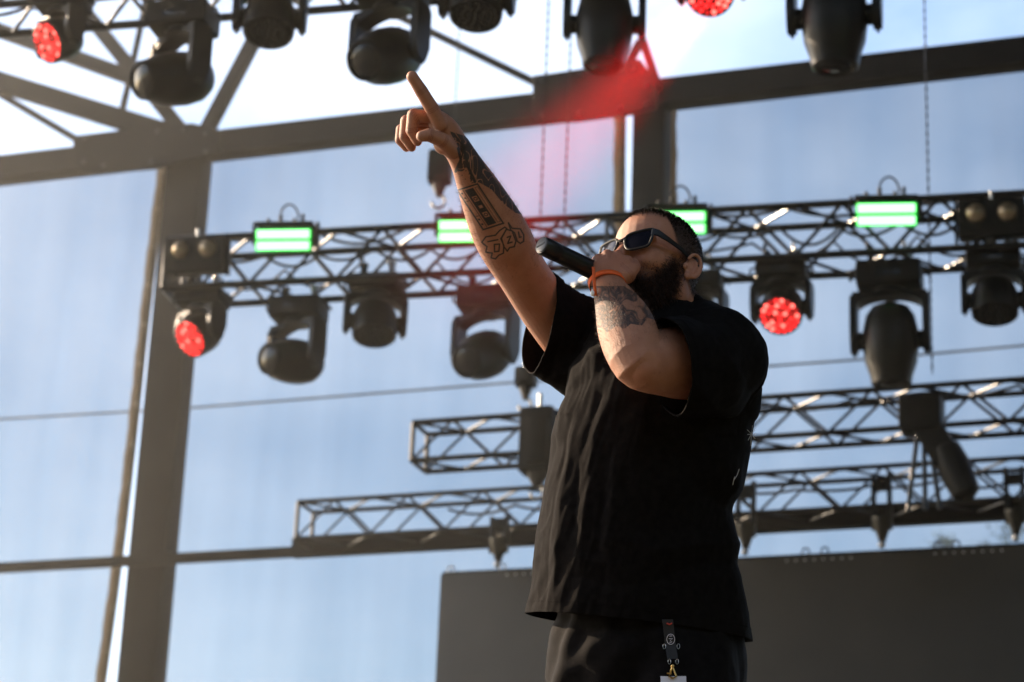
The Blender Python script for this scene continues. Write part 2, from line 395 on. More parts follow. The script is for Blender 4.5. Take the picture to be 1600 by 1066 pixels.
# ------------------------------------------------------------------ moving lamps
def rx(a): return Matrix.Rotation(a, 4, 'X')
def ry(a): return Matrix.Rotation(a, 4, 'Y')
def rz(a): return Matrix.Rotation(a, 4, 'Z')
def prism(bm, outline, y0, y1, bev=.006):
    A = [bm.verts.new((x, y0, z)) for x, z in outline]; B = [bm.verts.new((x, y1, z)) for x, z in outline]
    f = [bm.faces.new(A[::-1]), bm.faces.new(B)]
    for i in range(len(A)): bm.faces.new((A[i], A[(i + 1) % len(A)], B[(i + 1) % len(A)], B[i]))
    if bev:
        es = [e for ff in f for e in ff.edges]
        bmesh.ops.bevel(bm, geom=es, offset=bev, segments=2, affect='EDGES')
def moving_head(kind, loc, pan, tilt, sc, label, lit=None, group=None, yaw=None):
    """hangs from loc. local z up. yoke arms sit at local +-y after pan; head swings in local xz."""
    root = empty('moving_lamp', Matrix.Translation(loc) @ rz(yaw if yaw is not None else LIGHT.yaw) @ Matrix.Scale(sc, 4), label, 'stage lamp', group)
    pl, p2 = MT['plastic'], MT['plastic2']
    wash = kind == 'wash'
    bw, bd, bh = (.33, .24, .11) if wash else (.37, .27, .15)
    # clamps to the truss tube
    for s in (-1, 1):
        bm = bmesh.new(); add_box(bm, Vector((s * bw * .28, 0, .045)), (.035, .05, .10), .005)
        tube_pts(bm, [(s * bw * .28 - .02, .034 * math.cos(k * math.pi / 5), .115 + .034 * math.sin(k * math.pi / 5)) for k in range(10)], .010, 6, True)
        tube_pts(bm, [(s * bw * .28, 0.03, .115), (s * bw * .28, .075, .115)], .009, 6)
        bm_obj('clamp', bm, MT['alu'] if s > 0 else p2, root)
    bm = bmesh.new(); add_box(bm, Vector((0, 0, -bh / 2)), (bw, bd, bh), .028)
    base = bm_obj('base', bm, p2, root)
    box_obj('display', (0, -bd / 2 - .001, -bh * .5), (bw * .36, .006, bh * .42), MT['lensdark'], base, bev=.001)
    for s in (-1, 1):     # carrying handles
        bm = bmesh.new(); h = bw / 2
        tube_pts(bm, [(s * h, -.05, -.03), (s * (h + .035), -.05, -.045), (s * (h + .04), -.02, -.07), (s * (h + .04), .02, -.07), (s * (h + .035), .05, -.045), (s * h, .05, -.03)], .008, 6)
        bm_obj('handle', bm, p2, base)
    pm = rz(pan)
    # yoke: a U of two curved arms
    span = .165 if wash else .19          # half distance between the arms
    ax = -bh - (.195 if wash else .30)      # tilt axis height
    bm = bmesh.new()
    lathe(bm, [(.09, -bh), (.10, -bh - .012), (.10, -bh - .03)], 24)
    for s in (-1, 1):
        ys0, ys1 = s * (span - .008), s * (span + .034)
        w0 = .07
        out = [(-.06, -bh - .022), (.06, -bh - .022), (.068, -bh - .07), (.070, ax + .02), (.060, ax - .05), (.03, ax - .085), (-.03, ax - .085), (-.060, ax - .05), (-.070, ax + .02), (-.068, -bh - .07)]
        prism(bm, out, min(ys0, ys1), max(ys0, ys1), .014)
    # arch bridge
    n = 14; arch_r = span
    vs = []
    for i in range(n + 1):
        th = math.pi * i / n; y = -math.cos(th) * (span + .005); zi = -bh - .125 + math.sin(th) * .085; vs.append((y, zi))
    A = [[bm.verts.new((x, y, z)) for (y, z) in vs] for x in (-.058, .058)]
    T = [[bm.verts.new((x, y, -bh - .02)) for (y, z) in vs] for x in (-.058, .058)]
    for i in range(n):
        bm.faces.new((A[0][i], A[0][i + 1], A[1][i + 1], A[1][i]))
        bm.faces.new((T[0][i], T[1][i], T[1][i + 1], T[0][i + 1]))
        for k in (0, 1): bm.faces.new((A[k][i], T[k][i], T[k][i + 1], A[k][i + 1]))
    bm_obj('yoke', bm, pl, root, pm)
    # head about the tilt axis, its own axis is local -z at tilt 0
    hm = pm @ Matrix.Translation((0, 0, ax)) @ ry(tilt)
    bm = bmesh.new()
    if wash:
        prof = [(.001, .13), (.075, .128), (.115, .105), (.135, .06), (.142, .0), (.142, -.075), (.138, -.10), (.128, -.106), (.126, -.094), (.001, -.094)]
        lathe(bm, prof[::-1], 32, None, False)
    else:
        L = .27
        prof = [(.001, .215), (.06, .210), (.105, .190), (.138, .14), (.156, .05), (.157, -.04), (.146, -.13), (.120, -.205), (.112, -.255), (.100, -.265), (.092, -.25), (.001, -.25)]
        lathe(bm, prof[::-1], 32, None, False)
        for k in range(3): # side cooling ribs
            add_box(bm, Vector((0, 0, .09 - k * .035)), (.285, .12, .010), .003)
    bmesh.ops.remove_doubles(bm, verts=bm.verts, dist=.0008)
    hd = bm_obj('head', bm, pl, root, hm)
    for s in (-1, 1):
        bm = bmesh.new(); lathe(bm, [(.05, s * .135), (.052, s * (span - .008))], 18, rx(-math.pi / 2))
        bm_obj('pivot', bm, p2, hd)
    if wash:
        # honeycomb of led lenses
        k = 0; pitch = .036
        key = lit or 'off'
        mats = {'red': [MT['red'], MT['red'], MT['reddim'], MT['redhot']], 'off': [MT['lensdark']]}[key]
        for ring in range(4):
            cnt = 1 if ring == 0 else ring * 6
            for i in range(cnt):
                a = 2 * math.pi * i / cnt + .2 * ring; rad = ring * .0365
                mm = mats[random.randrange(len(mats))]
                kk = ('lens', mm.name)
                if kk not in _unit:
                    b2 = bmesh.new(); lathe(b2, [(.001, -.009), (.009, -.0075), (.0135, -.003), (.0145, .002)], 10, None, False)
                    me = bpy.data.meshes.new('lens'); b2.to_mesh(me); b2.free(); smooth(me); me.materials.append(mm); _unit[kk] = me
                link('lens', _unit[kk], None, hd, Matrix.Translation((rad * math.cos(a), rad * math.sin(a), -.097)))
    else:
        bm = bmesh.new(); lathe(bm, [(.001, -.268), (.05, -.264), (.086, -.253), (.09, -.25)], 24, None, False)
        bm_obj('lens', bm, MT['lensdark'], hd)
    return root, (root.matrix_world @ hm)

# row on the lighting truss: clamps sit at the truss' rear bottom chord
def hang(plane, u, v, back=.18): return plane(u, v, back)
G1 = 'moving lamps under the truss with the green strobes'
moving_head('wash', hang(LIGHT, 318, 456), R(58), R(52), 1.05, 'red lit wash lamp hanging against the steel post', 'red', G1)
moving_head('spot', hang(LIGHT, 468, 470), R(64), R(78), 1.02, 'black spot lamp lying level with sunlit yoke, beside the red wash lamp', None, G1)
moving_head('wash', hang(LIGHT, 590, 434), R(112), R(14), 1.12, 'unlit black wash lamp between two level lying spot lamps', None, G1)
moving_head('spot', hang(LIGHT, 762, 454), R(74), R(62), 1.06, 'black spot lamp hanging behind the raised arm', None, G1)
moving_head('wash', hang(LIGHT, 1222, 414), R(86), R(42), 1.05, 'red lit wash lamp hanging just behind the performer\'s shoulder', 'red', G1)
moving_head('spot', hang(LIGHT, 1390, 416), R(90), R(-4), 1.18, 'large black profile lamp pointing down below the green strobe and chain', None, G1)
moving_head('wash', hang(LIGHT, 1552, 396), R(92), R(12), 1.10, 'unlit black wash lamp under the blinder lamp pair beside the chain', None, G1)
moving_head('wash', hang(LIGHT, 1092, 430), R(80), R(15), 1.0, 'unlit black lamp half hidden behind the back of the head', None, G1)
G2 = 'moving lamps of the nearer row above'
FY = FRONT.yaw
moving_head('wash', FRONT(100, -6), R(56), R(56), .94, 'red lit wash lamp hanging in front of the slanting roof braces', 'red', G2, FY)
moving_head('spot', FRONT(288, 14), R(56), R(68), 1.02, 'black spot lamp with its glass nose turned out, before the roof braces', None, G2, FY)
moving_head('wash', FRONT(428, -48), R(104), R(14), 1.08, 'unlit wash lamp in front of the steep leaning brace', None, G2, FY)
moving_head('spot', FRONT(614, -28), R(72), R(60), 1.06, 'black spot lamp hanging just above the pointing finger', None, G2, FY)
moving_head('wash', FRONT(749, -78), R(95), R(12), 1.1, 'unlit wash lamp over the slim single brace', None, G2, FY)
moving_head('spot', FRONT(948, -76), R(100), R(4), 1.04, 'black spot lamp in front of the red lit gusset plate', None, G2, FY)
_, RW = moving_head('wash', FRONT(1113, -92), R(88), R(40), .98, 'red lit wash lamp whose beam crosses the smoke', 'red', G2, FY)
moving_head('spot', FRONT(1303, -104), R(90), R(-4), 1.16, 'black profile lamp pointing down against the white sky', None, G2, FY)
# the beam of the lit wash lamp
ld = bpy.data.lights.new('wash_beam', 'SPOT'); lo = bpy.data.objects.new('wash_beam', ld); C.objects.link(lo)
src = RW @ Vector((0, 0, -.13)); tgt = Plane(8.6, 0)(770, 352)
lo.location = src; lo.rotation_euler = (src - tgt).to_track_quat('Z', 'Y').to_euler()
ld.energy = 22000; ld.color = (1, .015, .02); ld.spot_size = R(7.2); ld.spot_blend = .8; ld.shadow_soft_size = .10

# ------------------------------------------------------------------ strobes and blinders
def strobe(u, v, label, sc=1.):
    p = LIGHT(u, v, -.08)
    m = Matrix.Translation(p) @ rz(LIGHT.yaw + R(6)) @ rx(R(14)) @ Matrix.Scale(sc, 4)
    root = empty('strobe_lamp', m, label, 'strobe', 'green strobes on the lighting truss')
    w = .40
    box_obj('housing', (.02, .09, .035), (w + .03, .14, .15), MT['plastic2'], root, bev=.02)
    for s in (-1, 1):
        box_obj('tube_edge', (0, .008, s * .041), (w, .014, .076), MT['greenrim'], root, bev=.006)
        box_obj('tube', (0, -.001, s * .041), (w - .022, .012, .058), MT['green'], root, bev=.005)
        box_obj('bracket', (s * (w / 2 + .03), .10, .06), (.02, .05, .16), MT['plastic2'], root, bev=.005)
    box_obj('visor', (0, .08, .118), (w + .02, .14, .014), MT['plastic2'], root, bev=.006, rot=Matrix.Rotation(R(-10), 3, 'X'))
    for k, x in enumerate((-.13, -.04, .06, .12)):
        rod('plug', (x, .1, .10), (x, .1, .17 + .03 * (k % 2)), .013, MT['rubber'], root)
    bm = bmesh.new(); tube_pts(bm, [(.02 + .07 * math.cos(a), .1, .16 + .11 * math.sin(a)) for a in [k * math.pi / 12 for k in range(13)]], .008, 6)
    bm_obj('cable_loop', bm, MT['rubber'], root)
    return root
strobe(442, 375, 'lit green strobe with two tubes, between the blinder pair and raised forearm')
strobe(729, 361, 'lit green strobe partly covered by the tattooed forearm')
strobe(1057, 348, 'lit green strobe partly covered by the performer\'s hair')
strobe(1385, 335, 'lit green strobe with cable loop beside the long chain')
def blinder(u, v, label):
    p = LIGHT(u, v, -.10)
    root = empty('blinder_lamp', Matrix.Translation(p) @ rz(LIGHT.yaw) @ rx(R(8)), label, 'blinder')
    box_obj('housing', (0, .10, 0), (.44, .16, .26), MT['plastic2'], root, bev=.015)
    for s in (-1, 1):
        bm = bmesh.new(); lathe(bm, [(.070, .0), (.072, -.012), (.066, -.014), (.056, 0.004), (.03, .022), (.004, .03)], 20, Matrix.Translation((s * .103, .012, .035)) @ rx(math.pi / -2) @ rx(math.pi), False)
        rf = bm_obj('reflector', bm, MT['silver'], root)
        bm = bmesh.new(); bmesh.ops.create_uvsphere(bm, u_segments=12, v_segments=8, radius=.017, matrix=Matrix.Translation((s * .103, .008, .035)))
        bm_obj('bulb', bm, MT['alu'], root)
        box_obj('bracket', (s * .235, .10, 0), (.02, .06, .30), MT['plastic2'], root, bev=.004)
    rod('stud', (0, .1, .12), (0, .1, .20), .012, MT['alu'], root)
    return root
blinder(300, 395, 'pair of round warm blinder lamps mounted against the steel post')
blinder(1549, 338, 'pair of round warm blinder lamps above the unlit wash lamp')

# ------------------------------------------------------------------ chains and hoists
def chain(plane, u, v0, v1, label, back=0., hook=False):
    a, b = plane(u, v0, back), plane(u, v1, back); b = Vector((a.x, a.y, b.z))
    root = empty('chain', Matrix.Translation(b), label, 'chain')
    L = (a - b).length; bm = bmesh.new(); pit = .034; n = int(L / pit)
    for i in range(n):
        z = i * pit; o = (.006, .0) if i % 2 else (0, .006)
        add_box(bm, Vector((0, 0, z + pit * .5)), (.014 if i % 2 else .006, .006 if i % 2 else .014, pit * 1.15))
    bm_obj('links', bm, MT['truss'], root, sm=False)
    if hook:
        box_obj('hook_block', (0, 0, L * .0 + hook), (.05, .05, .10), MT['plastic2'], root, bev=.012)
        box_obj('hook_block', (0, 0, hook - .14), (.05, .05, .08), MT['plastic2'], root, bev=.012)
    return root
chain(LIGHT, 862, -120, 368, 'hoist chain crossing the red haze, the one reaching up in front of the beam', .18)
chain(LIGHT, 893, 20, 366, 'second hoist chain in the red haze, hanging from behind the spot lamp', .25)
c = chain(LIGHT, 1441, -150, 585, 'long hoist chain beside the strobe with cable loop', .3, 3.02)
chain(WALL, 718, 40, 190, 'short chain hanging under the slim single brace', -.4)
def hoist(plane, u, v, w, h, label, back):
    p = plane(u, v, back)
    root = empty('chain_hoist', Matrix.Translation(p) @ rz(plane.yaw), label, 'hoist')
    box_obj('motor_body', (0, 0, 0), (w, w * .8, h), MT['plastic2'], root, bev=.03)
    box_obj('gear_cover', (w * .1, -w * .42, -h * .05), (w * .6, w * .2, h * .7), MT['plastic2'], root, bev=.02)
    bm = bmesh.new(); lathe(bm, [(w * .12, -h / 2 - .10), (w * .30, -h / 2 - .02), (w * .32, -h / 2 + .02)], 14); bm_obj('chain_bag', bm, MT['rubber'], root)
    bm = bmesh.new(); tube_pts(bm, [(.05 * math.sin(a), 0, -h / 2 - .14 + .05 * math.cos(a)) for a in [k * math.pi / 6 for k in range(10)]], .012, 6); bm_obj('hook', bm, MT['alu'], root)
    rod('top_eye', (0, 0, h / 2), (0, 0, h / 2 + .12), .018, MT['alu'], root)
    return root
hoist(LIGHT, 688, 262, .17, .26, 'dark chain hoist behind the raised wrist', .35)
hoist(LOWA, 842, 690, .26, .50, 'big dark chain hoist hanging behind the belly on the low truss', -.1)
hoist(LOWA, 822, 590, .16, .16, 'small dark hoist block behind the raised arm\'s sleeve', .1)

# lamp on a bracket between the two low trusses at the right
def low_lamp():
    p = LOWA(1440, 628, -.12)
    root = empty('bracket_lamp', Matrix.Translation(p) @ rz(LOWA.yaw), 'dark lamp slung on slanted rods between the two low trusses', 'stage lamp')
    box_obj('base', (0, 0, -.10), (.30, .22, .26), MT['plastic2'], root, bev=.03)
    box_obj('arm', (.10, 0, -.30), (.20, .16, .34), MT['plastic2'], root, bev=.03, rot=Matrix.Rotation(R(-28), 3, 'Y'))
    bm = bmesh.new(); lathe(bm, [(.05, -.24), (.10, -.2), (.12, 0), (.10, .16), (.02, .2)], 18, Matrix.Translation((.22, 0, -.50)) @ ry(R(-22))); bm_obj('head', bm, MT['plastic2'], root)
    for s, e in ((-.02, -.10), (.02, .02), (.05, .12)): rod('rod', (s, -.05, -.22), (e, -.05, -.80), .018, MT['truss'], root)
low_lamp()

# ------------------------------------------------------------------ cables dressed along the trusses
def run(plane, u0, v0, u1, v1, n, sag, back, r, label, seed):
    rnd = random.Random(seed); bm = bmesh.new(); pts = []
    a, b = plane(u0, v0, back), plane(u1, v1, back); b.z = a.z = (a.z + b.z) / 2
    for i in range(n):
        dp = sag * rnd.uniform(.2, 1.3)
        for k in range(10):
            t = (i + k / 10) / n; p = a.lerp(b, t); p.z -= dp * 4 * (k / 10) * (1 - k / 10); p.y += .03 * math.sin(t * 40 + seed); pts.append(p)
    tube_pts(bm, pts, r, 6); tag(bm_obj('power_cable', bm, MT['rubber']), label, 'cable', 'cables dressed along the trusses')
run(LIGHT, 330, 399, 1700, 340, 15, .10, .02, .011, 'black cable looped along the front of the lighting truss', 3)
run(LIGHT, 330, 420, 1700, 362, 11, .16, .30, .010, 'black cable sagging below the back of the lighting truss', 5)
run(LIGHT, 360, 366, 1700, 306, 9, .07, .36, .012, 'thick black cable lying along the top of the lighting truss', 8)
run(LOWA, 860, 655, 1720, 596, 7, .06, .15, .012, 'black cable lying inside the low truss with the square end', 9)
run(LOWB, 700, 800, 1720, 733, 9, .06, .15, .012, 'black cable lying inside the lowest truss', 12)
run(FRONT, -60, -10, 1700, -110, 12, .08, .30, .012, 'black cable sagging under the nearer lamp truss', 15)

# ------------------------------------------------------------------ video screen
def screen():
    tl = LED(690, 897); tr = LED(1760, 845); z = (LED(690, 897).z + LED(1600, 855).z) / 2
    tl.z = tr.z = z
    d = tr - tl; L = d.length; zb = STAGE_Z + .15; h = z - zb
    root = empty('video_screen', frame_mat(Vector((tl.x, tl.y, zb)), d), 'large dark video screen standing behind the performer', 'screen')
    box_obj('screen_face', (L / 2, 0, h / 2), (L, .04, h), MT['led'], root, bev=.004)
    box_obj('back_frame', (L / 2, .08, h / 2), (L - .04, .11, h - .04), MT['plastic2'], root)
    box_obj('top_rail', (L / 2, .02, h + .012), (L - .02, .06, .02), MT['plastic2'], root, bev=.003)
    for u in (704, 784, 1258, 1288, 1465, 1494):
        x = (LED(u, 870) - tl).dot(d.normalized())
        bm = bmesh.new(); tube_pts(bm, [(x + .028 * math.cos(a), .02, h + .045 + .028 * math.sin(a)) for a in [k * math.pi / 8 for k in range(16)]], .007, 6, True)
        bm_obj('lifting_eye', bm, MT['alu'] if u < 800 else MT['plastic2'], root)
    n = int(L / .07)
    bm = bmesh.new()
    for i in range(n):
        if (i // 8) % 2: bmesh.ops.create_uvsphere(bm, u_segments=6, v_segments=4, radius=.009, matrix=Matrix.Translation((i * .07, -.022, h - .03)))
    bm_obj('rivet_row', bm, MT['alu'], root)
    # hangers from the truss above: cone shaped brackets
    for u, top in ((785, 800), (1170, 745), (1383, 732), (1592, 722)):
        p = LED(u, 880); x = (p - tl).dot(d.normalized()); zt = LED(u, top).z - zb
        hr = empty('screen_hanger', frame_mat(root.matrix_world @ Vector((x, -.10, h)), d), None)
        lab = {785: 'hanger bracket at the free left end of the screen', 1170: 'hanger bracket beside the performer\'s back', 1383: 'hanger bracket under the slung dark lamp', 1592: 'hanger bracket near the tree tops'}[u]
        tag(hr, lab, 'bracket', 'brackets holding the screen to the truss')
        T = zt - h
        for s in (-1, 1):
            box_obj('side_plate', (s * .06, 0, T * .56), (.035, .05, T * .88 - .14), MT['truss'], hr, bev=.006)
        box_obj('cross_plate', (0, .004, T * .35), (.11, .04, .10), MT['truss'], hr, bev=.006)
        box_obj('cross_plate', (0, .004, T * .75), (.11, .04, .08), MT['truss'], hr, bev=.006)
        bm = bmesh.new(); lathe(bm, [(.014, .03), (.022, .05), (.075, .20), (.08, .24)], 10); bm_obj('cone', bm, MT['truss'], hr)
        bm = bmesh.new(); bmesh.ops.create_uvsphere(bm, u_segments=10, v_segments=8, radius=.028, matrix=Matrix.Translation((0, -.02, .03))); bm_obj('shackle', bm, MT['alu'], hr)
screen()

# ------------------------------------------------------------------ unseen roof and side drape, added to keep sky light off the stage
rf = empty('added_shade_roof', Vector((0.5, 7.2, 13.3)), 'unseen black roof added high up to block sky light', 'roof')
box_obj('roof_skin', (0, 0, .1), (23, 18.4, .06), MT['deck'], rf)
for k in range(5): box_obj('rafter', (0, -8.8 + 4.4 * k, -.06), (23, .16, .24), MT['truss'], rf, bev=.01)
wg = empty('added_shade_drape', Vector((11.2, 9.0, STAGE_Z)), 'unseen black drape added to block sky light from the side', 'drape')
bm = bmesh.new(); prev = None
for k in range(181):
    y = -8.5 + 17.0 * k / 180; x = .09 * math.sin(k * 1.1)
    v_ = (bm.verts.new((x, y, 0)), bm.verts.new((x, y, 10.5)))
    if prev: bm.faces.new((prev[0], v_[0], v_[1], prev[1]))
    prev = v_
bm_obj('cloth', bm, MT['deck'], wg); rod('pipe', (0, -8.6, 10.52), (0, 8.6, 10.52), .03, MT['truss'], wg)

# ------------------------------------------------------------------ stage smoke drifting behind the performer
bm = bmesh.new(); add_box(bm, Vector((0, 17.1, 6.2)), (40, 17.6, 12.2))
smk = bm_obj('stage_smoke', bm, None, sm=False); tag(smk, kind='stuff')
m = bpy.data.materials.new('thin stage smoke'); m.use_nodes = True; t = m.node_tree; t.nodes.remove(t.nodes['Principled BSDF'])
pv = t.nodes.new('ShaderNodeVolumePrincipled'); pv.inputs['Color'].default_value = (.92, .86, .74, 1);  pv.inputs['Anisotropy'].default_value = .6
tc = t.nodes.new('ShaderNodeTexCoord'); sx = t.nodes.new('ShaderNodeSeparateXYZ'); t.links.new(tc.outputs['Object'], sx.inputs[0])
nz_ = t.nodes.new('ShaderNodeTexNoise'); nz_.inputs['Scale'].default_value = .32; nz_.inputs['Detail'].default_value = 2; t.links.new(tc.outputs['Object'], nz_.inputs['Vector'])
mr = t.nodes.new('ShaderNodeMapRange'); mr.inputs['From Min'].default_value = -4.5; mr.inputs['From Max'].default_value = 3.0; mr.inputs['To Min'].default_value = .0056; mr.inputs['To Max'].default_value = .0006
t.links.new(sx.outputs[0], mr.inputs['Value'])
m2 = t.nodes.new('ShaderNodeMapRange'); m2.inputs['From Min'].default_value = .3; m2.inputs['From Max'].default_value = .7; m2.inputs['To Min'].default_value = .55; m2.inputs['To Max'].default_value = 1.45
t.links.new(nz_.outputs['Fac'], m2.inputs['Value'])
mu = t.nodes.new('ShaderNodeMath'); mu.operation = 'MULTIPLY'; t.links.new(mr.outputs[0], mu.inputs[0]); t.links.new(m2.outputs[0], mu.inputs[1]); t.links.new(mu.outputs[0], pv.inputs['Density'])
t.links.new(pv.outputs[0], t.nodes['Material Output'].inputs['Volume']); smk.data.materials.append(m)

# ------------------------------------------------------------------ tree beyond
def tree(loc, h, label):
    root = empty('tree', Matrix.Translation(loc), label, 'tree')
    bm = bmesh.new(); tube_pts(bm, [(0, 0, 0), (.1, 0, h * .3), (0, .1, h * .6), (.1, 0, h * .9)], [.3, .24, .15, .04], 8)
    for k in range(7):
        a = k * .9; z = h * (.35 + .07 * k); tube_pts(bm, [(0, 0, z), (1.2 * math.cos(a), 1.2 * math.sin(a), z + .8), (2.0 * math.cos(a), 2.0 * math.sin(a), z + 1.4)], [.1, .07, .02], 6)
    bm_obj('trunk', bm, MT['bark'], root)
    bm = bmesh.new()
    cl = [Vector((random.gauss(0, 1.3), random.gauss(0, 1.3), h * random.uniform(.45, 1.0))) for _ in range(46)]
    for c in cl:
        rr = random.uniform(.5, 1.0) * (1.25 - (c.z / h - .45))
        for _ in range(170):
            q = Vector((random.gauss(0, .45), random.gauss(0, .45), random.gauss(0, .38))) * rr + c
            q.z = min(q.z, h)
            a = Vector((random.uniform(-1, 1), random.uniform(-1, 1), random.uniform(-1, 1))).normalized(); b = a.orthogonal().normalized()
            s = random.uniform(.05, .11)
            bm.faces.new([bm.verts.new(q - a * s), bm.verts.new(q + b * s * .5), bm.verts.new(q + a * s), bm.verts.new(q - b * s * .5)])
    me = bpy.data.meshes.new('crown'); bm.to_mesh(me); bm.free(); link('crown', me, MT['leaf'], root)
tp = CAM + ray(1592, 846) * 80
tree(Vector((tp.x, tp.y, 0)), tp.z, 'leafy green tree top just showing over the video screen')
#PERSON
# ------------------------------------------------------------------ the performer
PSKIN = {}
def to_px(co):                              # (n,3) world -> picture coordinates, used to lay out folds and ink on the modelled surface
    v = co - np.array(CAM); z = v @ np.array(fwd)
    return np.stack([v @ np.array(RT) / z * FPX + W0 / 2, -(v @ np.array(UP)) / z * FPX + H0 / 2], 1)
class Soup:
    def __init__(s): s.v = []; s.f = []
    def ring_surface(s, rings):
        n = len(rings[0]); o = len(s.v)
        for r in rings: s.v += [tuple(p) for p in r]
        for i in range(len(rings) - 1):
            for k in range(n):
                a = o + i * n + k; b = o + i * n + (k + 1) % n
                s.f.append((a, b, b + n, a + n))
        s.f.append(tuple(range(o, o + n))[::-1]); m = o + (len(rings) - 1) * n; s.f.append(tuple(range(m, m + n)))
    def loft(s, secs, ref, seg=24, sub=5, round0=True, round1=True):
        """secs: list of (Vector, ra, rb); ra along ref, rb across"""
        ref = Vector(ref); P_ = [Vector(q[0]) for q in secs]; A = [q[1] for q in secs]; B = [q[2] for q in secs]
        n = len(P_); pts = []
        def cr(a, b, c, d, t): return .5 * ((2 * b) + (c - a) * t + (2 * a - 5 * b + 4 * c - d) * t * t + (3 * b - a - 3 * c + d) * t ** 3)
        for i in range(n - 1):
            g = lambda L, k: L[min(max(k, 0), n - 1)]
            for j in range(sub + (1 if i == n - 2 else 0)):
                t = j / sub
                pts.append((cr(g(P_, i - 1), P_[i], P_[i + 1], g(P_, i + 2), t), cr(g(A, i - 1), A[i], A[i + 1], g(A, i + 2), t), cr(g(B, i - 1), B[i], B[i + 1], g(B, i + 2), t)))
        rings = []
        def ring(p, t, ra, rb):
            a = ref - t * ref.dot(t); a.normalize(); b = t.cross(a)
            return [p + a * (ra * math.cos(2 * math.pi * k / seg)) + b * (rb * math.sin(2 * math.pi * k / seg)) for k in range(seg)]
        N = len(pts); T = [(pts[min(i + 1, N - 1)][0] - pts[max(i - 1, 0)][0]).normalized() for i in range(N)]
        if round0:
            p, ra, rb = pts[0]; e = min(ra, rb)
            for th in (80, 60, 40, 20): rings.append(ring(p - T[0] * e * math.sin(R(th)), T[0], ra * math.cos(R(th)), rb * math.cos(R(th))))
        for i in range(N): rings.append(ring(pts[i][0], T[i], pts[i][1], pts[i][2]))
        if round1:
            p, ra, rb = pts[-1]; e = min(ra, rb)
            for th in (20, 40, 60, 80): rings.append(ring(p + T[-1] * e * math.sin(R(th)), T[-1], ra * math.cos(R(th)), rb * math.cos(R(th))))
        s.ring_surface(rings)
    def ell(s, mat4, c, r, n=20, rot=None):
        rings = []
        for j in range(1, n // 2 + 6):
            th = math.pi * j / (n // 2 + 6)
            ring = []
            for k in range(n):
                ph = 2 * math.pi * k / n
                p = Vector((r[0] * math.sin(th) * math.cos(ph), r[1] * math.sin(th) * math.sin(ph), r[2] * math.cos(th)))
                if rot is not None: p = rot @ p
                ring.append(mat4 @ (p + Vector(c)))
            rings.append(ring)
        s.ring_surface(rings)
    def remesh(s, voxel, smooth_it=4, fac=.5):
        me = bpy.data.meshes.new('soup'); me.from_pydata(s.v, [], s.f)
        o = bpy.data.objects.new('soup', me); C.objects.link(o)
        m = o.modifiers.new('r', 'REMESH'); m.mode = 'VOXEL'; m.voxel_size = voxel
        if smooth_it:
            k = o.modifiers.new('s', 'SMOOTH'); k.iterations = smooth_it; k.factor = fac
        bpy.context.view_layer.update()
        dg = bpy.context.evaluated_depsgraph_get()
        out = bpy.data.meshes.new_from_object(o.evaluated_get(dg))
        bpy.data.objects.remove(o); bpy.data.meshes.remove(me)
        return out
def get_co(me):
    a = np.empty(len(me.vertices) * 3, np.float32); me.vertices.foreach_get('co', a); return a.reshape(-1, 3).astype(float)
def set_co(me, a): me.vertices.foreach_set('co', a.astype(np.float32).ravel()); me.update()
def get_no(me):
    a = np.empty(len(me.vertices) * 3, np.float32); me.vertex_normals.foreach_get('vector', a); return a.reshape(-1, 3).astype(float)

# ---- head frame: x to the face, y to his left, z to the crown
HYAW, HPITCH, HROLL = R(43), R(9), R(3)
f0 = Vector((-math.sin(HYAW), -math.cos(HYAW), 0)); l0 = Vector((math.cos(HYAW), -math.sin(HYAW), 0)); u0 = Vector((0, 0, 1))
HB = Matrix((f0, l0, u0)).transposed() @ Matrix.Rotation(-HPITCH, 3, 'Y') @ Matrix.Rotation(HROLL, 3, 'X')
HS = 1.02
HM = Matrix.Translation(P(1023, 428, 0)) @ HB.to_4x4() @ Matrix.Scale(HS, 4)
HMI = HM.inverted()

body = Soup()
E = lambda c, r, rot=None: body.ell(HM, c, r, 24, rot)
E((-.012, 0, .046), (.101, .077, .092))            # skull
E((.028, 0, .052), (.066, .070, .075))             # forehead
E((.032, 0, -.012), (.066, .066, .085))            # face
E((.022, 0, -.062), (.064, .062, .050))            # jaw
E((.068, 0, -.098), (.032, .034, .026))            # chin
for s in (-1, 1):
    E((.060, s * .036, -.014), (.036, .032, .030)) # cheek
    E((.080, s * .030, .028), (.020, .032, .012))  # brow
    E((.092, s * .014, -.030), (.016, .012, .011)) # nostril
    E((.000, s * .052, -.050), (.045, .020, .040)) # jaw corner
    E((.080, s * .033, .006), (.012, .014, .011))  # eye
E((.094, 0, -.056), (.013, .026, .009)); E((.092, 0, -.070), (.013, .024, .009))   # lips
h2w = lambda *p: HM @ Vector(p)
body.loft([(h2w(.088, 0, .034), .010, .010), (h2w(.100, 0, .006), .012, .012), (h2w(.112, 0, -.020), .015, .014), (h2w(.106, 0, -.030), .012, .013)], HB @ Vector((1, 0, 0)), 16)
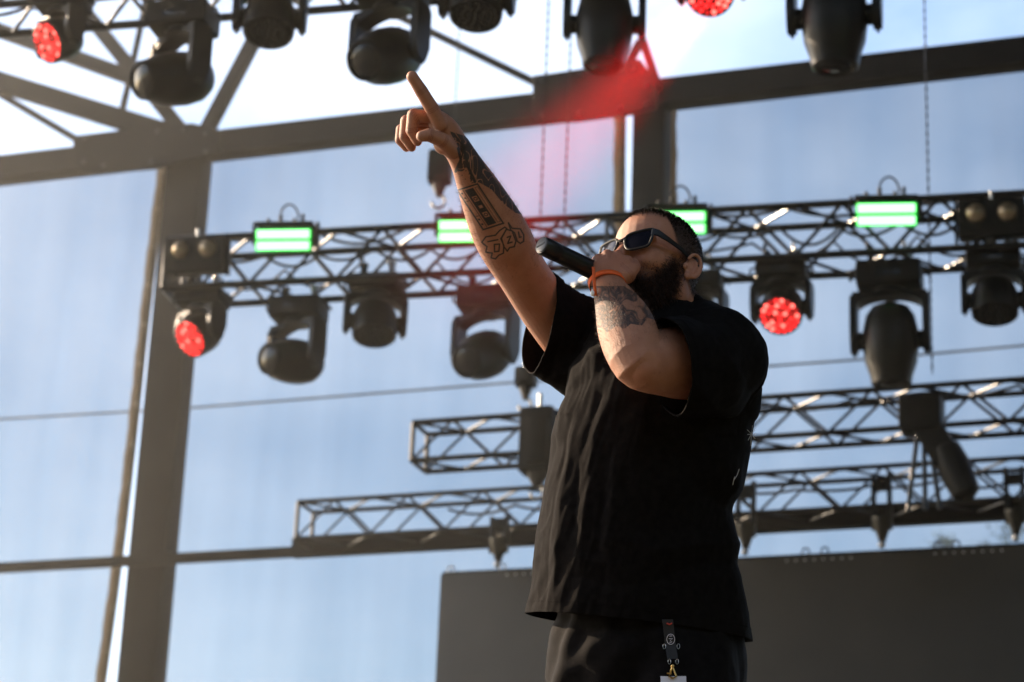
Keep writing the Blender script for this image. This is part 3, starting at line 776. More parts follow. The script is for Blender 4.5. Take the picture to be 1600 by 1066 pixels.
for s in (-1, 1):                                   # ears
    er = Matrix.Rotation(-s * R(16), 3, 'Z') @ Matrix.Rotation(R(-12), 3, 'Y')
    ec = Vector((-.012, s * .080, -.006))
    def ep(x, y, z): return HM @ (ec + er @ Vector((x, s * y, z)))
    hel = []
    for k in range(15):
        a = R(150 - k * 21); hel.append((ep(-.004 - .020 * math.cos(a) * (1 if math.cos(a) < 0 else 1) * -1 * -1, .006 + .004 * math.sin(a / 2), .004 + .031 * math.sin(a)), .0046, .0046))
    hel2 = []
    for k in range(16):
        a = R(20 + k * 17)   # from front-top, over the top, round the back, to the lobe
        hel2.append((ep(-.003 + .0165 * math.cos(a), .010, .003 + .0275 * math.sin(a)), .0040, .0042))
    body.loft(hel2, HB @ Vector((0, 1, 0)), 10, 2)
    E(tuple(ec + er @ Vector((.002, s * .006, -.023))), (.009, .0065, .010), er)       # lobe
    E(tuple(ec + er @ Vector((-.003, s * .000, .002))), (.0165, .0055, .026), er)        # concha plate
    body.loft([(ep(-.004, .009, .017), .0030, .0030), (ep(-.0095, .010, .004), .0034, .0034), (ep(-.006, .009, -.012), .0030, .0030)], HB @ Vector((0, 1, 0)), 8, 3)  # antihelix
    E(tuple(ec + er @ Vector((.014, s * .005, -.004))), (.005, .005, .008), er)        # tragus
# neck and trunk
X = RT
body.loft([(h2w(-.030, 0, .0), .066, .062), (h2w(-.034, 0, -.06), .066, .064), (P(1052, 490, .03), .070, .070), (P(1050, 530, .03), .085, .105)], fwd, 24)
def trunk(secs, soup, dflt=0.):
    """secs: (v, left px, right px, depth radius, d)"""
    out = []
    for v, l, r, dr, d in secs:
        m = (D0 + d) / FPX; out.append((P((l + r) / 2, v, d), dr, (r - l) / 2 * m))
    soup.loft(out, fwd, 40, 5)
trunk([(520, 1000, 1120, .09, .03), (570, 945, 1150, .13, .02), (650, 905, 1145, .145, .01), (760, 885, 1128, .16, 0), (880, 880, 1130, .165, 0), (980, 890, 1130, .15, 0)], body)
# raised right arm
arm_r = [(P(930, 560, .12), .070, .070), (P(892, 528, .10), .064, .062), (P(852, 480, .05), .056, .056), (P(815, 425, -.02), .052, .053), (P(790, 380, -.07), .057, .0575), (P(772, 345, -.10), .053, .0545), (P(748, 295, -.14), .041, .0425), (P(728, 255, -.17), .031, .031), (P(712, 228, -.19), .026, .028)]
body.loft(arm_r, fwd, 28)
# left arm to the microphone
arm_l = [(P(1100, 548, -.05), .078, .078), (P(1085, 566, -.14), .078, .078), (P(1045, 566, -.24), .068, .069), (P(1001, 568, -.325), .050, .052), (P(988, 540, -.30), .055, .058), (P(976, 505, -.255), .053, .056), (P(963, 475, -.215), .043, .044), (P(952, 450, -.185), .029, .034), (P(951, 436, -.17), .024, .034)]
body.loft(arm_l, fwd, 28)
body.ell(Matrix(), P(1004, 573, -.338), (.036, .036, .036))
# right hand: pointing, radial side to the camera
HANDPTS = []; CREASE = []
def finger(pts, rs, soup=body):
    q = [P(*p) for p in pts]
    for a, b in zip(q, q[1:]):
        for k in range(6): HANDPTS.append(tuple(a.lerp(b, k / 6)))
    for k in range(1, len(q) - 1): CREASE.append((np.array(q[k]), np.array((q[k + 1] - q[k - 1]).normalized()), rs[k]))
    for (a, b, r0, r1) in zip(q, q[1:], rs, rs[1:]):          # one rounded, slightly waisted segment per bone
        m = (a + b) / 2; n_ = (fwd + UP * .13 + RT * .07)
        soup.loft([(a, r0, r0), (m, (r0 + r1) * .485, (r0 + r1) * .485), (b, r1, r1)], n_ if abs(n_.normalized().dot((b - a).normalized())) < .9 else UP, 16, 4)
body.loft([(P(713, 232, -.19), .025, .027), (P(703, 216, -.205), .030, .029), (P(693, 200, -.215), .035, .027), (P(683, 186, -.22), .034, .020), (P(677, 179, -.22), .028, .013)], fwd, 20)
body.ell(Matrix(), P(694, 224, -.235), (.022, .018, .024))           # thumb ball
finger([(688, 194, -.25), (675, 170, -.262), (658, 142, -.275), (644, 120, -.285)], [.0155, .0146, .0135, .0118])   # index
finger([(682, 184, -.232), (646, 180, -.24), (643, 204, -.24), (652, 221, -.236)], [.0135, .0132, .0122, .0102])
finger([(678, 188, -.206), (635, 189, -.212), (632, 213, -.214), (643, 230, -.21)], [.0130, .0126, .0118, .0098])
finger([(678, 196, -.182), (627, 202, -.188), (625, 219, -.19), (635, 231, -.188)], [.0118, .0112, .0106, .0090])
finger([(706, 236, -.225), (690, 219, -.262), (671, 211, -.274), (659, 213, -.276)], [.0175, .0155, .0138, .0115])   # thumb
# left hand round the microphone
body.loft([(P(951, 440, -.17), .024, .034), (P(955, 427, -.165), .021, .039), (P(958, 415, -.160), .018, .041), (P(958, 408, -.154), .014, .037)], fwd, 20)
for (u, v, r) in ((936, 406, .0095), (950, 400, .0105), (966, 401, .0108), (981, 409, .0104)):
    finger([(u + 1, v + 8, -.161), (u - 1, v - 1, -.146), (u - 4, v + 1, -.112), (u - 8, v + 14, -.088), (u - 11, v + 28, -.088), (u - 13, v + 36, -.100)], [r * 1.0, r * 1.18, r * 1.1, r * 1.05, r, r * .8])
finger([(966, 440, -.17), (982, 428, -.172), (992, 418, -.155), (990, 412, -.125), (982, 414, -.10)], [.016, .0150, .0125, .0115, .009])
body.ell(Matrix(), P(976, 428, -.168), (.024, .018, .022))
# legs inside the trousers
FLOOR = STAGE_Z
hipc = P(1010, 985, 0)
BYAW = R(52); bf = Vector((-math.sin(BYAW), -math.cos(BYAW), 0)); bl = Vector((math.cos(BYAW), -math.sin(BYAW), 0))
def gp(side, fwd_m, z): return Vector((hipc.x, hipc.y, 0)) + bl * side + bf * fwd_m + Vector((0, 0, z))
hz = hipc.z
for s, fo in ((1, -.05), (-1, .12)):
    body.loft([(gp(s * .09, 0, hz + .02), .085, .09), (gp(s * .115, fo * .3, hz - .20), .080, .085), (gp(s * .13, fo * .7, FLOOR + .47), .055, .058), (gp(s * .14, fo, FLOOR + .30), .052, .055), (gp(s * .15, fo * 1.05, FLOOR + .09), .036, .036)], bf, 20)
me = body.remesh(.0023, 6, .5)
me.name = 'body'

# finer skin where the ink is, so that its lines are crisp
bm = bmesh.new(); bm.from_mesh(me)
co = get_co(me); px = to_px(co)
inkbox = ((px[:, 0] > 690) & (px[:, 0] < 850) & (px[:, 1] > 205) & (px[:, 1] < 425)) | ((px[:, 0] > 915) & (px[:, 0] < 1050) & (px[:, 1] > 436) & (px[:, 1] < 540) & (((co - np.array(CAM)) @ np.array(fwd)) < D0 - .12))
bm.verts.ensure_lookup_table()
es = [e for e in bm.edges if inkbox[e.verts[0].index] and inkbox[e.verts[1].index]]
bmesh.ops.subdivide_edges(bm, edges=es, cuts=1, use_grid_fill=True)
bm.to_mesh(me); bm.free(); me.update()
co = get_co(me); no = get_no(me); px = to_px(co)
depth = (co - np.array(CAM)) @ np.array(fwd)
facing = -(no * ((co - np.array(CAM)) / np.linalg.norm(co - np.array(CAM), axis=1)[:, None])).sum(1)

def seg_dist(p, a, b):
    a = np.array(a, float); b = np.array(b, float); d = b - a
    t = np.clip(((p - a) @ d) / (d @ d + 1e-9), 0, 1); return np.linalg.norm(p - a - t[:, None] * d, axis=1)
def poly_dist(p, pts, closed=False):
    L = list(pts) + ([pts[0]] if closed else []); r = np.full(len(p), 1e9)
    for a, b in zip(L, L[1:]): r = np.minimum(r, seg_dist(p, a, b))
    return r
def inside(p, poly):
    c = np.zeros(len(p), bool); n = len(poly)
    for i in range(n):
        x0, y0 = poly[i]; x1, y1 = poly[(i + 1) % n]
        cond = ((y0 > p[:, 1]) != (y1 > p[:, 1])) & (p[:, 0] < (x1 - x0) * (p[:, 1] - y0) / ((y1 - y0) + 1e-12) + x0); c ^= cond
    return c
def ln(d, w, soft=.5): return np.clip((w + soft - d) / (2 * soft) , 0, 1)
c1 = lambda x, y: (580 + x / 2.962, 80 + y / 2.962)
ink = np.zeros(len(co))
armR = (px[:, 0] > 680) & (px[:, 0] < 860) & (px[:, 1] > 200) & (px[:, 1] < 425)
idx = np.where(armR & (facing > -.1))[0]; q = px[idx]; a = np.zeros(len(idx))
# cassette: own coordinates s across, t along
o_ = np.array((714.5, 297.5)); e1 = np.array((31.5, -10.)); e2 = np.array((40.5, 61.5))
st = (q - o_) @ np.linalg.inv(np.stack([e1, e2]))
s_, t_ = st[:, 0], st[:, 1]; SX, TY = 33., 73.
def rect(s0, s1, t0, t1): return np.maximum(np.maximum(s0 - s_, s_ - s1) * SX, np.maximum(t0 - t_, t_ - t1) * TY)
a = np.maximum(a, ln(np.abs(rect(0, 1, 0, 1)), 1.3))
dark = ln(rect(.30, .72, .05, .95), 0)
for tc in (.30, .70):
    dark *= 1 - ln(rect(.42, .62, tc - .055, tc + .055), 0.6)
    dark = np.maximum(dark, ln(np.abs(np.hypot((s_ - .52) * SX, (t_ - tc) * TY) - 2.4), .75))
dark *= 1 - ln(rect(.44, .60, .47, .53), 0.2)
a = np.maximum(a, dark)
a = np.maximum(a, ln(np.abs(rect(.80, .93, .06, .94)), .55) * .8)
a = np.maximum(a, ln(np.abs(s_ - .23) * SX, .6) * ((t_ > .03) & (t_ < .97)))
for tc in (.10, .22, .76, .88): a = np.maximum(a, ln(np.hypot((s_ - .11) * SX, (t_ - tc) * TY), 1.7))
a = np.maximum(a, ln(np.abs(rect(-.0, .23, .30, .68)), .55) * .9)
# outlined lettering below it
L1 = [(512, 885), (530, 860), (575, 852), (595, 830), (618, 815), (628, 822), (600, 868), (614, 900), (612, 935), (590, 945), (575, 962), (555, 957), (560, 935), (530, 930), (536, 905), (520, 893)]
L2 = [(603, 866), (625, 825), (652, 832), (670, 880), (662, 905), (640, 910), (630, 926), (614, 905)]
L3 = [(635, 795), (652, 820), (690, 823), (706, 850), (706, 880), (690, 890), (676, 880), (664, 842), (646, 828)]
for L, cl in ((L1, True), (L2, True), (L3, True), ([(570, 895), (594, 893), (591, 926), (571, 929)], True), ([(540, 882), (586, 873)], False), ([(630, 862), (646, 856), (632, 890), (652, 884)], False), ([(682, 838), (686, 862), (694, 860)], False)):
    a = np.maximum(a, ln(poly_dist(q, [c1(*k) for k in L], cl), 1.15))
# dark ornament round the wrist and along the outer edge
orn = [(702, 205), (735, 215), (760, 262), (790, 300), (815, 335), (806, 333), (786, 318), (768, 296), (748, 285), (736, 287), (731, 262), (722, 268), (712, 268), (722, 240)]
ins = inside(q, orn)
nz = np.array([noise.noise(Vector((x * .11, y * .06 + .5 * noise.noise(Vector((x * .05, y * .05, 3))), 0))) for x, y in q])
a = np.maximum(a, ins * np.clip((.05 - np.abs(nz)) * -22 + .75, 0, 1) * .95)
a = np.maximum(a, ln(poly_dist(q, [(716, 232), (720, 250), (712, 268)], False), 2.2)); a = np.maximum(a, ln(poly_dist(q, [(722, 222), (732, 262), (742, 284)], False), 2.4))
for (x, y) in ((722, 274), (727, 280), (733, 272), (728, 267), (737, 279)): a = np.maximum(a, ln(np.hypot(q[:, 0] - x, q[:, 1] - y), .9))
ink[idx] = a
armL = (px[:, 0] > 915) & (px[:, 0] < 1050) & (px[:, 1] > 440) & (px[:, 1] < 530) & (depth < D0 - .12)
idx = np.where(armL)[0]; q = px[idx]
reg = [(905, 446), (930, 447), (975, 447), (1012, 470), (1034, 488), (1024, 500), (1012, 497), (1003, 509), (986, 506), (976, 514), (962, 510), (948, 520), (941, 511), (905, 520)]
ins = inside(q, reg)
def warp(x, y):
    a1 = noise.noise(Vector((x * .045, y * .045, 1.3))); b1 = noise.noise(Vector((x * .045, y * .045, 7.7)))
    return noise.noise(Vector((x * .060 + 1.7 * a1, y * .060 + 1.7 * b1, .4))), noise.noise(Vector((x * .14 + 2 * b1, y * .14 + 2 * a1, 5.)))
wz = np.array([warp(x, y) for x, y in q])
sw = .5 + .5 * np.sin(wz[:, 0] * 24 + wz[:, 1] * 3)
val = np.clip(.55 + .50 * sw + .55 * wz[:, 1], 0, 1)
hole = np.clip((wz[:, 0] - .16) * 8, 0, 1)
ink[idx] = np.maximum(ink[idx], ins * np.clip(val * (1 - .8 * hole), 0, .92) * np.clip(1.35 - (q[:, 1] - 440) / 240, 0, 1))
# scalp and beard shadow in head coordinates
hm = np.array(HMI); hl = co @ hm[:3, :3].T + hm[:3, 3]
hx, hy, hzv = hl[:, 0], hl[:, 1], hl[:, 2]
def scalp_mask(x, y, z):
    ay = np.abs(y)
    front = .098 - .30 * np.clip(.075 - x, 0, 1)                   # hairline height, lower towards the back
    hair_z = np.where(x > .045, .086 + .10 * (x - .07) - .2 * ay * 0, np.where(x > .018, .086 - (.045 - x) * 2.6, np.where(x > -.012, .016 - (.018 - x) * .8, -.012 - (-.012 - x) * 1.0)))
    return (z - hair_z)
def beard_mask(x, y, z):
    ay = np.abs(y)
    top = np.where(x < .024, .018, np.where(x < .064, .018 - (x - .024) * 1.25, -.032))
    lip = (x > .085) & (ay < .020) & (z > -.075) & (z < -.048)
    d = np.minimum(top - z, (x - (-.004 + np.clip(-.075 - z, 0, 1) * .0)) * 1.4)
    return np.where(lip, -.01, d)
HP = np.array(HANDPTS + [tuple(P(u, v, d)) for u, v, d in ((951, 440, -.17), (955, 425, -.165), (958, 410, -.162), (968, 420, -.165), (945, 420, -.165), (976, 428, -.168), (963, 475, -.215), (952, 450, -.185), (976, 505, -.255), (970, 490, -.235), (957, 462, -.2))])
near_hand = np.zeros(len(co), bool)
cand = np.where((px[:, 0] > 890) & (px[:, 0] < 1080) & (px[:, 1] > 370) & (px[:, 1] < 560))[0]
for h_ in HP: near_hand[cand] |= ((co[cand] - h_) ** 2).sum(1) < np.where(depth[cand] < D0 - .15, .062, .026) ** 2
inhead = (~near_hand) & (np.abs(hx) < .16) & (np.abs(hy) < .13) & (hzv > -.15) & (hzv < .16)
sm_ = np.clip(scalp_mask(hx, hy, hzv) / .024, 0, 1) * np.clip((.0745 + .02 * (hzv > .03) + .006 - np.abs(hy)) / .004 + .6, 0, 1)
bm_ = np.clip((beard_mask(hx, hy, hzv) + .007) / .040, 0, 1) ** 1.3 * (np.abs(hy) < .080)
stub = np.where(inhead, np.maximum(sm_ * .92, bm_ * .72), 0)
lipm = np.where(inhead & (hx > .088) & (np.abs(hy) < .024) & (hzv > -.078) & (hzv < -.047), 1., 0.)
for c_, t_c, r_ in CREASE:
    rel = co - c_; al = rel @ t_c; m_ = (np.linalg.norm(rel, axis=1) < r_ * 1.7)
    for o_c in (-.0035, 0, .0035): lipm = np.maximum(lipm, m_ * np.clip(1 - np.abs(al - o_c) / .0013, 0, 1) * .85)
for nm, arr in (('ink', ink * .96), ('stubble', stub), ('lip', lipm)):
    at = me.attributes.new(nm, 'FLOAT', 'POINT'); at.data.foreach_set('value', arr.astype(np.float32))
me.shade_smooth()
def skin_mat():
    m, t, b = newmat('sun warmed skin')
    N = t.nodes.new; K = t.links.new
    tc = N('ShaderNodeTexCoord'); n1 = N('ShaderNodeTexNoise'); n1.inputs['Scale'].default_value = 22; n1.inputs['Detail'].default_value = 6
    K(tc.outputs['Object'], n1.inputs['Vector'])
    r = N('ShaderNodeValToRGB'); r.color_ramp.elements[0].position = .3; r.color_ramp.elements[1].position = .72
    r.color_ramp.elements[0].color = (.39, .165, .092, 1); r.color_ramp.elements[1].color = (.49, .228, .138, 1)
    K(n1.outputs['Fac'], r.inputs[0]); cur = r.outputs[0]
    for sc_, col_, lo_, hi_, am_ in ((7., (.46, .15, .09, 1), .5, .75, .45), (130., (.27, .11, .065, 1), .60, .74, .45), (45., (.55, .28, .18, 1), .55, .8, .4)):
        nn = N('ShaderNodeTexNoise'); nn.inputs['Scale'].default_value = sc_; nn.inputs['Detail'].default_value = 4; K(tc.outputs['Object'], nn.inputs['Vector'])
        mr_ = N('ShaderNodeMapRange'); mr_.inputs['From Min'].default_value = lo_; mr_.inputs['From Max'].default_value = hi_; mr_.inputs['To Max'].default_value = am_; K(nn.outputs['Fac'], mr_.inputs['Value'])
        xm = N('ShaderNodeMix'); xm.data_type = 'RGBA'; K(mr_.outputs[0], xm.inputs[0]); K(cur, xm.inputs[6]); xm.inputs[7].default_value = col_; cur = xm.outputs[2]
    for nm, col in (('lip', (.24, .075, .05, 1)), ('stubble', (.030, .020, .016, 1)), ('ink', (.022, .024, .026, 1))):
        a = N('ShaderNodeAttribute'); a.attribute_name = nm
        x = N('ShaderNodeMix'); x.data_type = 'RGBA'; K(a.outputs['Fac'], x.inputs[0]); K(cur, x.inputs[6]); x.inputs[7].default_value = col; cur = x.outputs[2]
    K(cur, b.inputs['Base Color'])
    b.inputs['Roughness'].default_value = .52; b.inputs['Subsurface Weight'].default_value = .07
    b.inputs['Subsurface Radius'].default_value = (1., .35, .2); b.inputs['Subsurface Scale'].default_value = .008
    n2 = N('ShaderNodeTexNoise'); n2.inputs['Scale'].default_value = 320; n2.inputs['Detail'].default_value = 3; K(tc.outputs['Object'], n2.inputs['Vector'])
    n3 = N('ShaderNodeTexVoronoi'); n3.inputs['Scale'].default_value = 700; K(tc.outputs['Object'], n3.inputs['Vector'])
    ad = N('ShaderNodeMath'); ad.operation = 'ADD'; K(n2.outputs['Fac'], ad.inputs[0]); K(n3.outputs['Distance'], ad.inputs[1])
    bp = N('ShaderNodeBump'); bp.inputs['Strength'].default_value = .5; bp.inputs['Distance'].default_value = .0015
    K(ad.outputs[0], bp.inputs['Height']); K(bp.outputs[0], b.inputs['Normal'])
    return m
person = empty('person', Vector((hipc.x, hipc.y, FLOOR)), 'bearded man in black t-shirt and sunglasses pointing up while singing', 'person')
PI_ = person.matrix_world.inverted()
def child(name, me, mat, parent=person, pinv=PI_):
    me.transform(pinv); return link(name, me, mat, parent)
child('body', me, skin_mat())

# ---- hair and beard strands grown on the head surface
def strands(seeds, normals, dirs, lens, w, name, mat):
    V = []; F = []
    for p, n, d, L in zip(seeds, normals, dirs, lens):
        p = Vector(p); d = Vector(d); n = Vector(n)
        side = d.cross(Vector((random.gauss(0, 1), random.gauss(0, 1), random.gauss(0, 1)))).normalized() * w
        m = p + d * L * .55 + n * L * .06; e = p + d * L + Vector((random.gauss(0, .08), random.gauss(0, .08), random.gauss(0, .08) - .10)) * L
        o = len(V); b = p - n * .002
        V += [tuple(b - side), tuple(b + side), tuple(m - side * .8), tuple(m + side * .8), tuple(e)]
        F += [(o, o + 1, o + 3, o + 2), (o + 2, o + 3, o + 4)]
    me = bpy.data.meshes.new(name); me.from_pydata(V, [], F)
    return child(name, me, mat)
def hair_mat(name, c0, c1):
    m = simple(name, c0, .42, 0, .5, 90, spec=.35); return m
hairm = hair_mat('near black short hair', (.014, .010, .008), None); beardm = hair_mat('dark brown beard hair', (.045, .024, .015), None)
def sample(mask, n):
    w = np.where(inhead, mask, 0); w = w / w.sum(); return np.random.choice(len(w), n, p=w)
HBn = np.array(HB)
def grow(mask, n, name, mat, lenf, dirf, w):
    ids = sample(mask, n); jit = np.random.normal(0, .0012, (n, 3))
    ns = no[ids]; ps = co[ids] + jit - ns * (jit * ns).sum(1)[:, None]
    L = lenf(ids); base = dirf(ids); d = ns * base[1] + base[0] + np.random.normal(0, .22, (n, 3)); d /= np.linalg.norm(d, axis=1)[:, None]
    return strands(ps, ns, d, L, w, name, mat)
top = np.clip((hzv - .05) / .05, 0, 1)
grow(sm_ ** .7, 16000, 'hair', hairm, lambda i: (.0028 + .0050 * top[i]) * np.random.uniform(.7, 1.2, len(i)) * np.clip(sm_[i] + .25, .3, 1), lambda i: ((np.outer(top[i] * .5, HBn[:, 0]) - np.outer((1 - top[i]) * .8, HBn[:, 2])), .9), .00055)
bl_ = np.clip(beard_mask(hx, hy, hzv) / .04, 0.12, 1)
grow(np.where(bm_ > .01, bm_, 0) * (hx > -.02), 17000, 'beard', beardm, lambda i: (.005 + .013 * bl_[i]) * np.random.uniform(.5, 1.2, len(i)), lambda i: (np.tile(HBn[:, 2] * -.75 + HBn[:, 0] * .12, (len(i), 1)), .55), .00055)

# fine hairs along both forearms, lying towards the hand
def fore(a, b):
    a, b = np.array(a), np.array(b); d = b - a; t = ((co - a) @ d) / (d @ d); r_ = np.linalg.norm(co - a - np.outer(np.clip(t, 0, 1), d), axis=1)
    return ((t > .05) & (t < .93) & (r_ < .075)).astype(float), d / np.linalg.norm(d)
V_ids = []
hairs = [fore(P(815, 425, -.02), P(722, 245, -.18)), fore(P(1001, 568, -.325), P(955, 455, -.19))]
sd_, nd_, dd_, ll_ = [], [], [], []
for (w_, dv), n_ in zip(hairs, (2600, 1500)):
    w_ = w_ * (np.abs(hy) > 0) ; w_ /= w_.sum(); ids = np.random.choice(len(w_), n_, p=w_)
    d_ = no[ids] * .55 + dv * .9 + np.random.normal(0, .35, (n_, 3)); d_ /= np.linalg.norm(d_, axis=1)[:, None]
    sd_ += list(co[ids]); nd_ += list(no[ids]); dd_ += list(d_); ll_ += list(np.random.uniform(.006, .014, n_))
strands(sd_, nd_, dd_, ll_, .00016, 'arm_hair', simple('brown arm hair', (.07, .035, .02), .4))

# ---- clothes
def cloth_mat(name, col, rough=.9):
    m = simple(name, col, rough, 0, .3, 60, .25, 900, .07)
    b = m.node_tree.nodes['Principled BSDF']; b.inputs['Sheen Weight'].default_value = .0; b.inputs['Sheen Roughness'].default_value = .6
    return m
tee_m = cloth_mat('black cotton jersey', (.0080, .0067, .0065)); tro_m = cloth_mat('black tracksuit cloth', (.0080, .0069, .0071), .8)
shirt = Soup()
trunk([(494, 1040, 1108, .075, .035), (504, 995, 1140, .11, .03), (528, 930, 1160, .145, .02), (570, 903, 1172, .18, .01), (620, 884, 1178, .195, 0), (665, 872, 1176, .20, 0), (710, 862, 1166, .205, 0), (765, 851, 1149, .205, 0), (840, 840, 1150, .205, 0), (900, 832, 1158, .205, 0), (960, 822, 1171, .205, 0), (1030, 812, 1180, .205, 0)], shirt)
shirt.ell(Matrix(), P(1128, 545, -.02), (.075, .09, .075)); shirt.ell(Matrix(), P(1138, 612, -.03), (.072, .09, .085))
sl_r = Soup(); sl_l = Soup()
# sleeve of the raised arm, wide and hanging below the arm
sl_r.loft([(P(960, 560, .06), .12, .12), (P(912, 543, .08), .105, .108), (P(868, 520, .065), .096, .100), (P(820, 494, .04), .094, .104)], fwd, 32, 6, True, False)
# sleeve of the microphone arm
sl_l.loft([(P(1095, 540, .0), .10, .095), (P(1115, 566, -.08), .115, .112), (P(1096, 575, -.17), .100, .101), (P(1055, 570, -.25), .086, .093), (P(1005, 566, -.33), .080, .092), (P(970, 564, -.38), .08, .092)], fwd, 32, 6, True, False)
def cut(me_, p, n):
    bm = bmesh.new(); bm.from_mesh(me_)
    bmesh.ops.bisect_plane(bm, geom=list(bm.verts) + list(bm.edges) + list(bm.faces), plane_co=p, plane_no=n, clear_outer=True)
    bm.to_mesh(me_); bm.free()
sme = shirt.remesh(.0045, 6, .5); m_r = sl_r.remesh(.0045, 6, .5); m_l = sl_l.remesh(.0045, 6, .5)
hA, hB_, hC = P(822, 958, 0), P(1168, 1001, 0), P(1020, 972, -.20)
hn = (hB_ - hA).cross(hC - hA).normalized(); hn = hn if hn.z < 0 else -hn
cut(sme, hA, hn)
ra = (P(820, 494, .04) - P(912, 543, .08)).normalized()
cut(m_r, P(843, 512, .05), (ra + UP * -.25 + RT * -.12).normalized())
cut(m_l, P(1047, 570, -.27), (RT * -.974 - UP * .225 - fwd * .42).normalized())
bm = bmesh.new()
for q_ in (sme, m_r, m_l): bm.from_mesh(q_)
bm.to_mesh(sme); bm.free(); sme.update()
co_s = get_co(sme); no_s = get_no(sme); ps = to_px(co_s)
dsp = np.zeros(len(co_s))
folds = [ # polyline px, amplitude (m), width px
    ([(950, 545), (905, 640), (885, 760), (868, 930)], .013, 13), ([(968, 580), (930, 680), (915, 800), (905, 950)], .012, 14),
    ([(985, 600), (962, 690), (958, 780), (945, 850)], .010, 12), ([(930, 560), (890, 610), (872, 680)], .010, 9),
    ([(940, 620), (905, 720), (900, 820)], -.010, 10), ([(1005, 640), (985, 720), (1010, 800)], .008, 13),
    ([(975, 640), (945, 740), (935, 860)], -.009, 11), ([(925, 590), (888, 680), (866, 800), (850, 930)], -.009, 10),
    ([(870, 470), (895, 520), (940, 560)], .010, 11), ([(860, 590), (900, 575), (950, 545)], .010, 12), ([(850, 560), (885, 555), (930, 540)], -.008, 9), ([(845, 610), (880, 620), (910, 600)], -.007, 9),
    ([(1060, 650), (1110, 690), (1150, 760)], .012, 18), ([(1050, 690), (1090, 760), (1145, 800)], -.010, 16), ([(1020, 860), (1090, 850), (1150, 850)], .010, 14), ([(1040, 900), (1100, 880), (1156, 882)], -.009, 12),
    ([(900, 900), (960, 915), (1060, 905)], -.005, 16), ([(850, 830), (890, 870), (960, 880)], .005, 14), ([(880, 780), (930, 840), (1000, 850)], .006, 14),
    ([(1070, 500), (1110, 530), (1160, 590)], .008, 14), ([(1100, 500), (1150, 550), (1180, 620)], -.007, 12), ([(1085, 600), (1120, 640), (1175, 650)], .010, 12)]
for pl_, am, wd_ in folds: d_ = poly_dist(ps, pl_); dsp += .42 * am * np.exp(-(d_ / (wd_ * 1.4)) ** 2) + .24 * am * np.exp(-np.abs(d_) / (wd_ * .45))
nzs = np.array([noise.noise(Vector(c) * 9) * .6 + noise.noise(Vector(c) * 24) * .28 + noise.noise(Vector(c) * 60) * .07 for c in co_s])
dsp += .0060 * nzs
slv = np.clip(np.maximum((905 - ps[:, 0]) / 40 * (ps[:, 1] < 650), ((co_s - np.array(CAM)) @ np.array(fwd) < D0 - .12) * (ps[:, 0] > 1010) * (ps[:, 1] < 680) * 1.), 0, 1)
dsp += slv * .013 * np.array([noise.noise(Vector((c[0] * 11, c[1] * 11, c[2] * 7 + 4))) for c in co_s])
wr = np.array([noise.noise(Vector((u * .045 + v * .010, v * .0075, 2.))) + .6 * noise.noise(Vector((u * .10 + v * .03, v * .016, 9.))) for u, v in ps])
dsp += .0026 * (1 - 2 * np.abs(wr)) * np.clip((1060 - ps[:, 0]) / 120, .35, 1)
# loose cloth below the chest ripples along the hem
low = np.clip((ps[:, 1] - 700) / 250, 0, 1)
ang = np.arctan2((co_s - np.array(hipc)) @ np.array(fwd), (co_s - np.array(hipc)) @ np.array(RT))
dsp += low * .003 * np.sin(ang * 9 + 1.3 * np.sin(ps[:, 1] * .012)) 
set_co(sme, co_s + no_s * dsp[:, None])
sme2 = sme; sme2.name = 't_shirt'; sme2.shade_smooth()
tee = child('t_shirt', sme2, tee_m)
md = tee.modifiers.new('thickness', 'SOLIDIFY'); md.thickness = .0035; md.offset = -1
def stitch(p, n, near=None, rad=1.):
    bm = bmesh.new(); bm.from_mesh(sme_w); bm.normal_update()
    r_ = bmesh.ops.bisect_plane(bm, geom=list(bm.verts) + list(bm.edges) + list(bm.faces), plane_co=p, plane_no=n); b2 = bmesh.new()
    for e in r_['geom_cut']:
        if isinstance(e, bmesh.types.BMEdge) and (near is None or (e.verts[0].co - near).length < rad):
            a, b = e.verts; q = [b2.verts.new(a.co + a.normal * .0008 - n * .0007), b2.verts.new(b.co + b.normal * .0008 - n * .0007), b2.verts.new(b.co + b.normal * .0008 + n * .0007), b2.verts.new(a.co + a.normal * .0008 + n * .0007)]
            b2.faces.new(q)
    bm.free(); m_ = bpy.data.meshes.new('hem_stitch'); b2.to_mesh(m_); b2.free(); child('hem_stitch', m_, simple('dark hem thread', (.009, .008, .008), .9, 0, .3, 8, 0, 60, .05), tee)
sme_w = sme2.copy(); sme_w.transform(person.matrix_world)
stitch(hA - hn * .022, hn)
nR = (ra + UP * -.25 + RT * -.12).normalized(); nL = (RT * -.974 - UP * .225 - fwd * .42).normalized()
stitch(P(843, 512, .05) - nR * .022, nR, P(855, 520, .055), .17); stitch(P(1047, 570, -.27) - nL * .022, nL, P(1060, 572, -.25), .16)
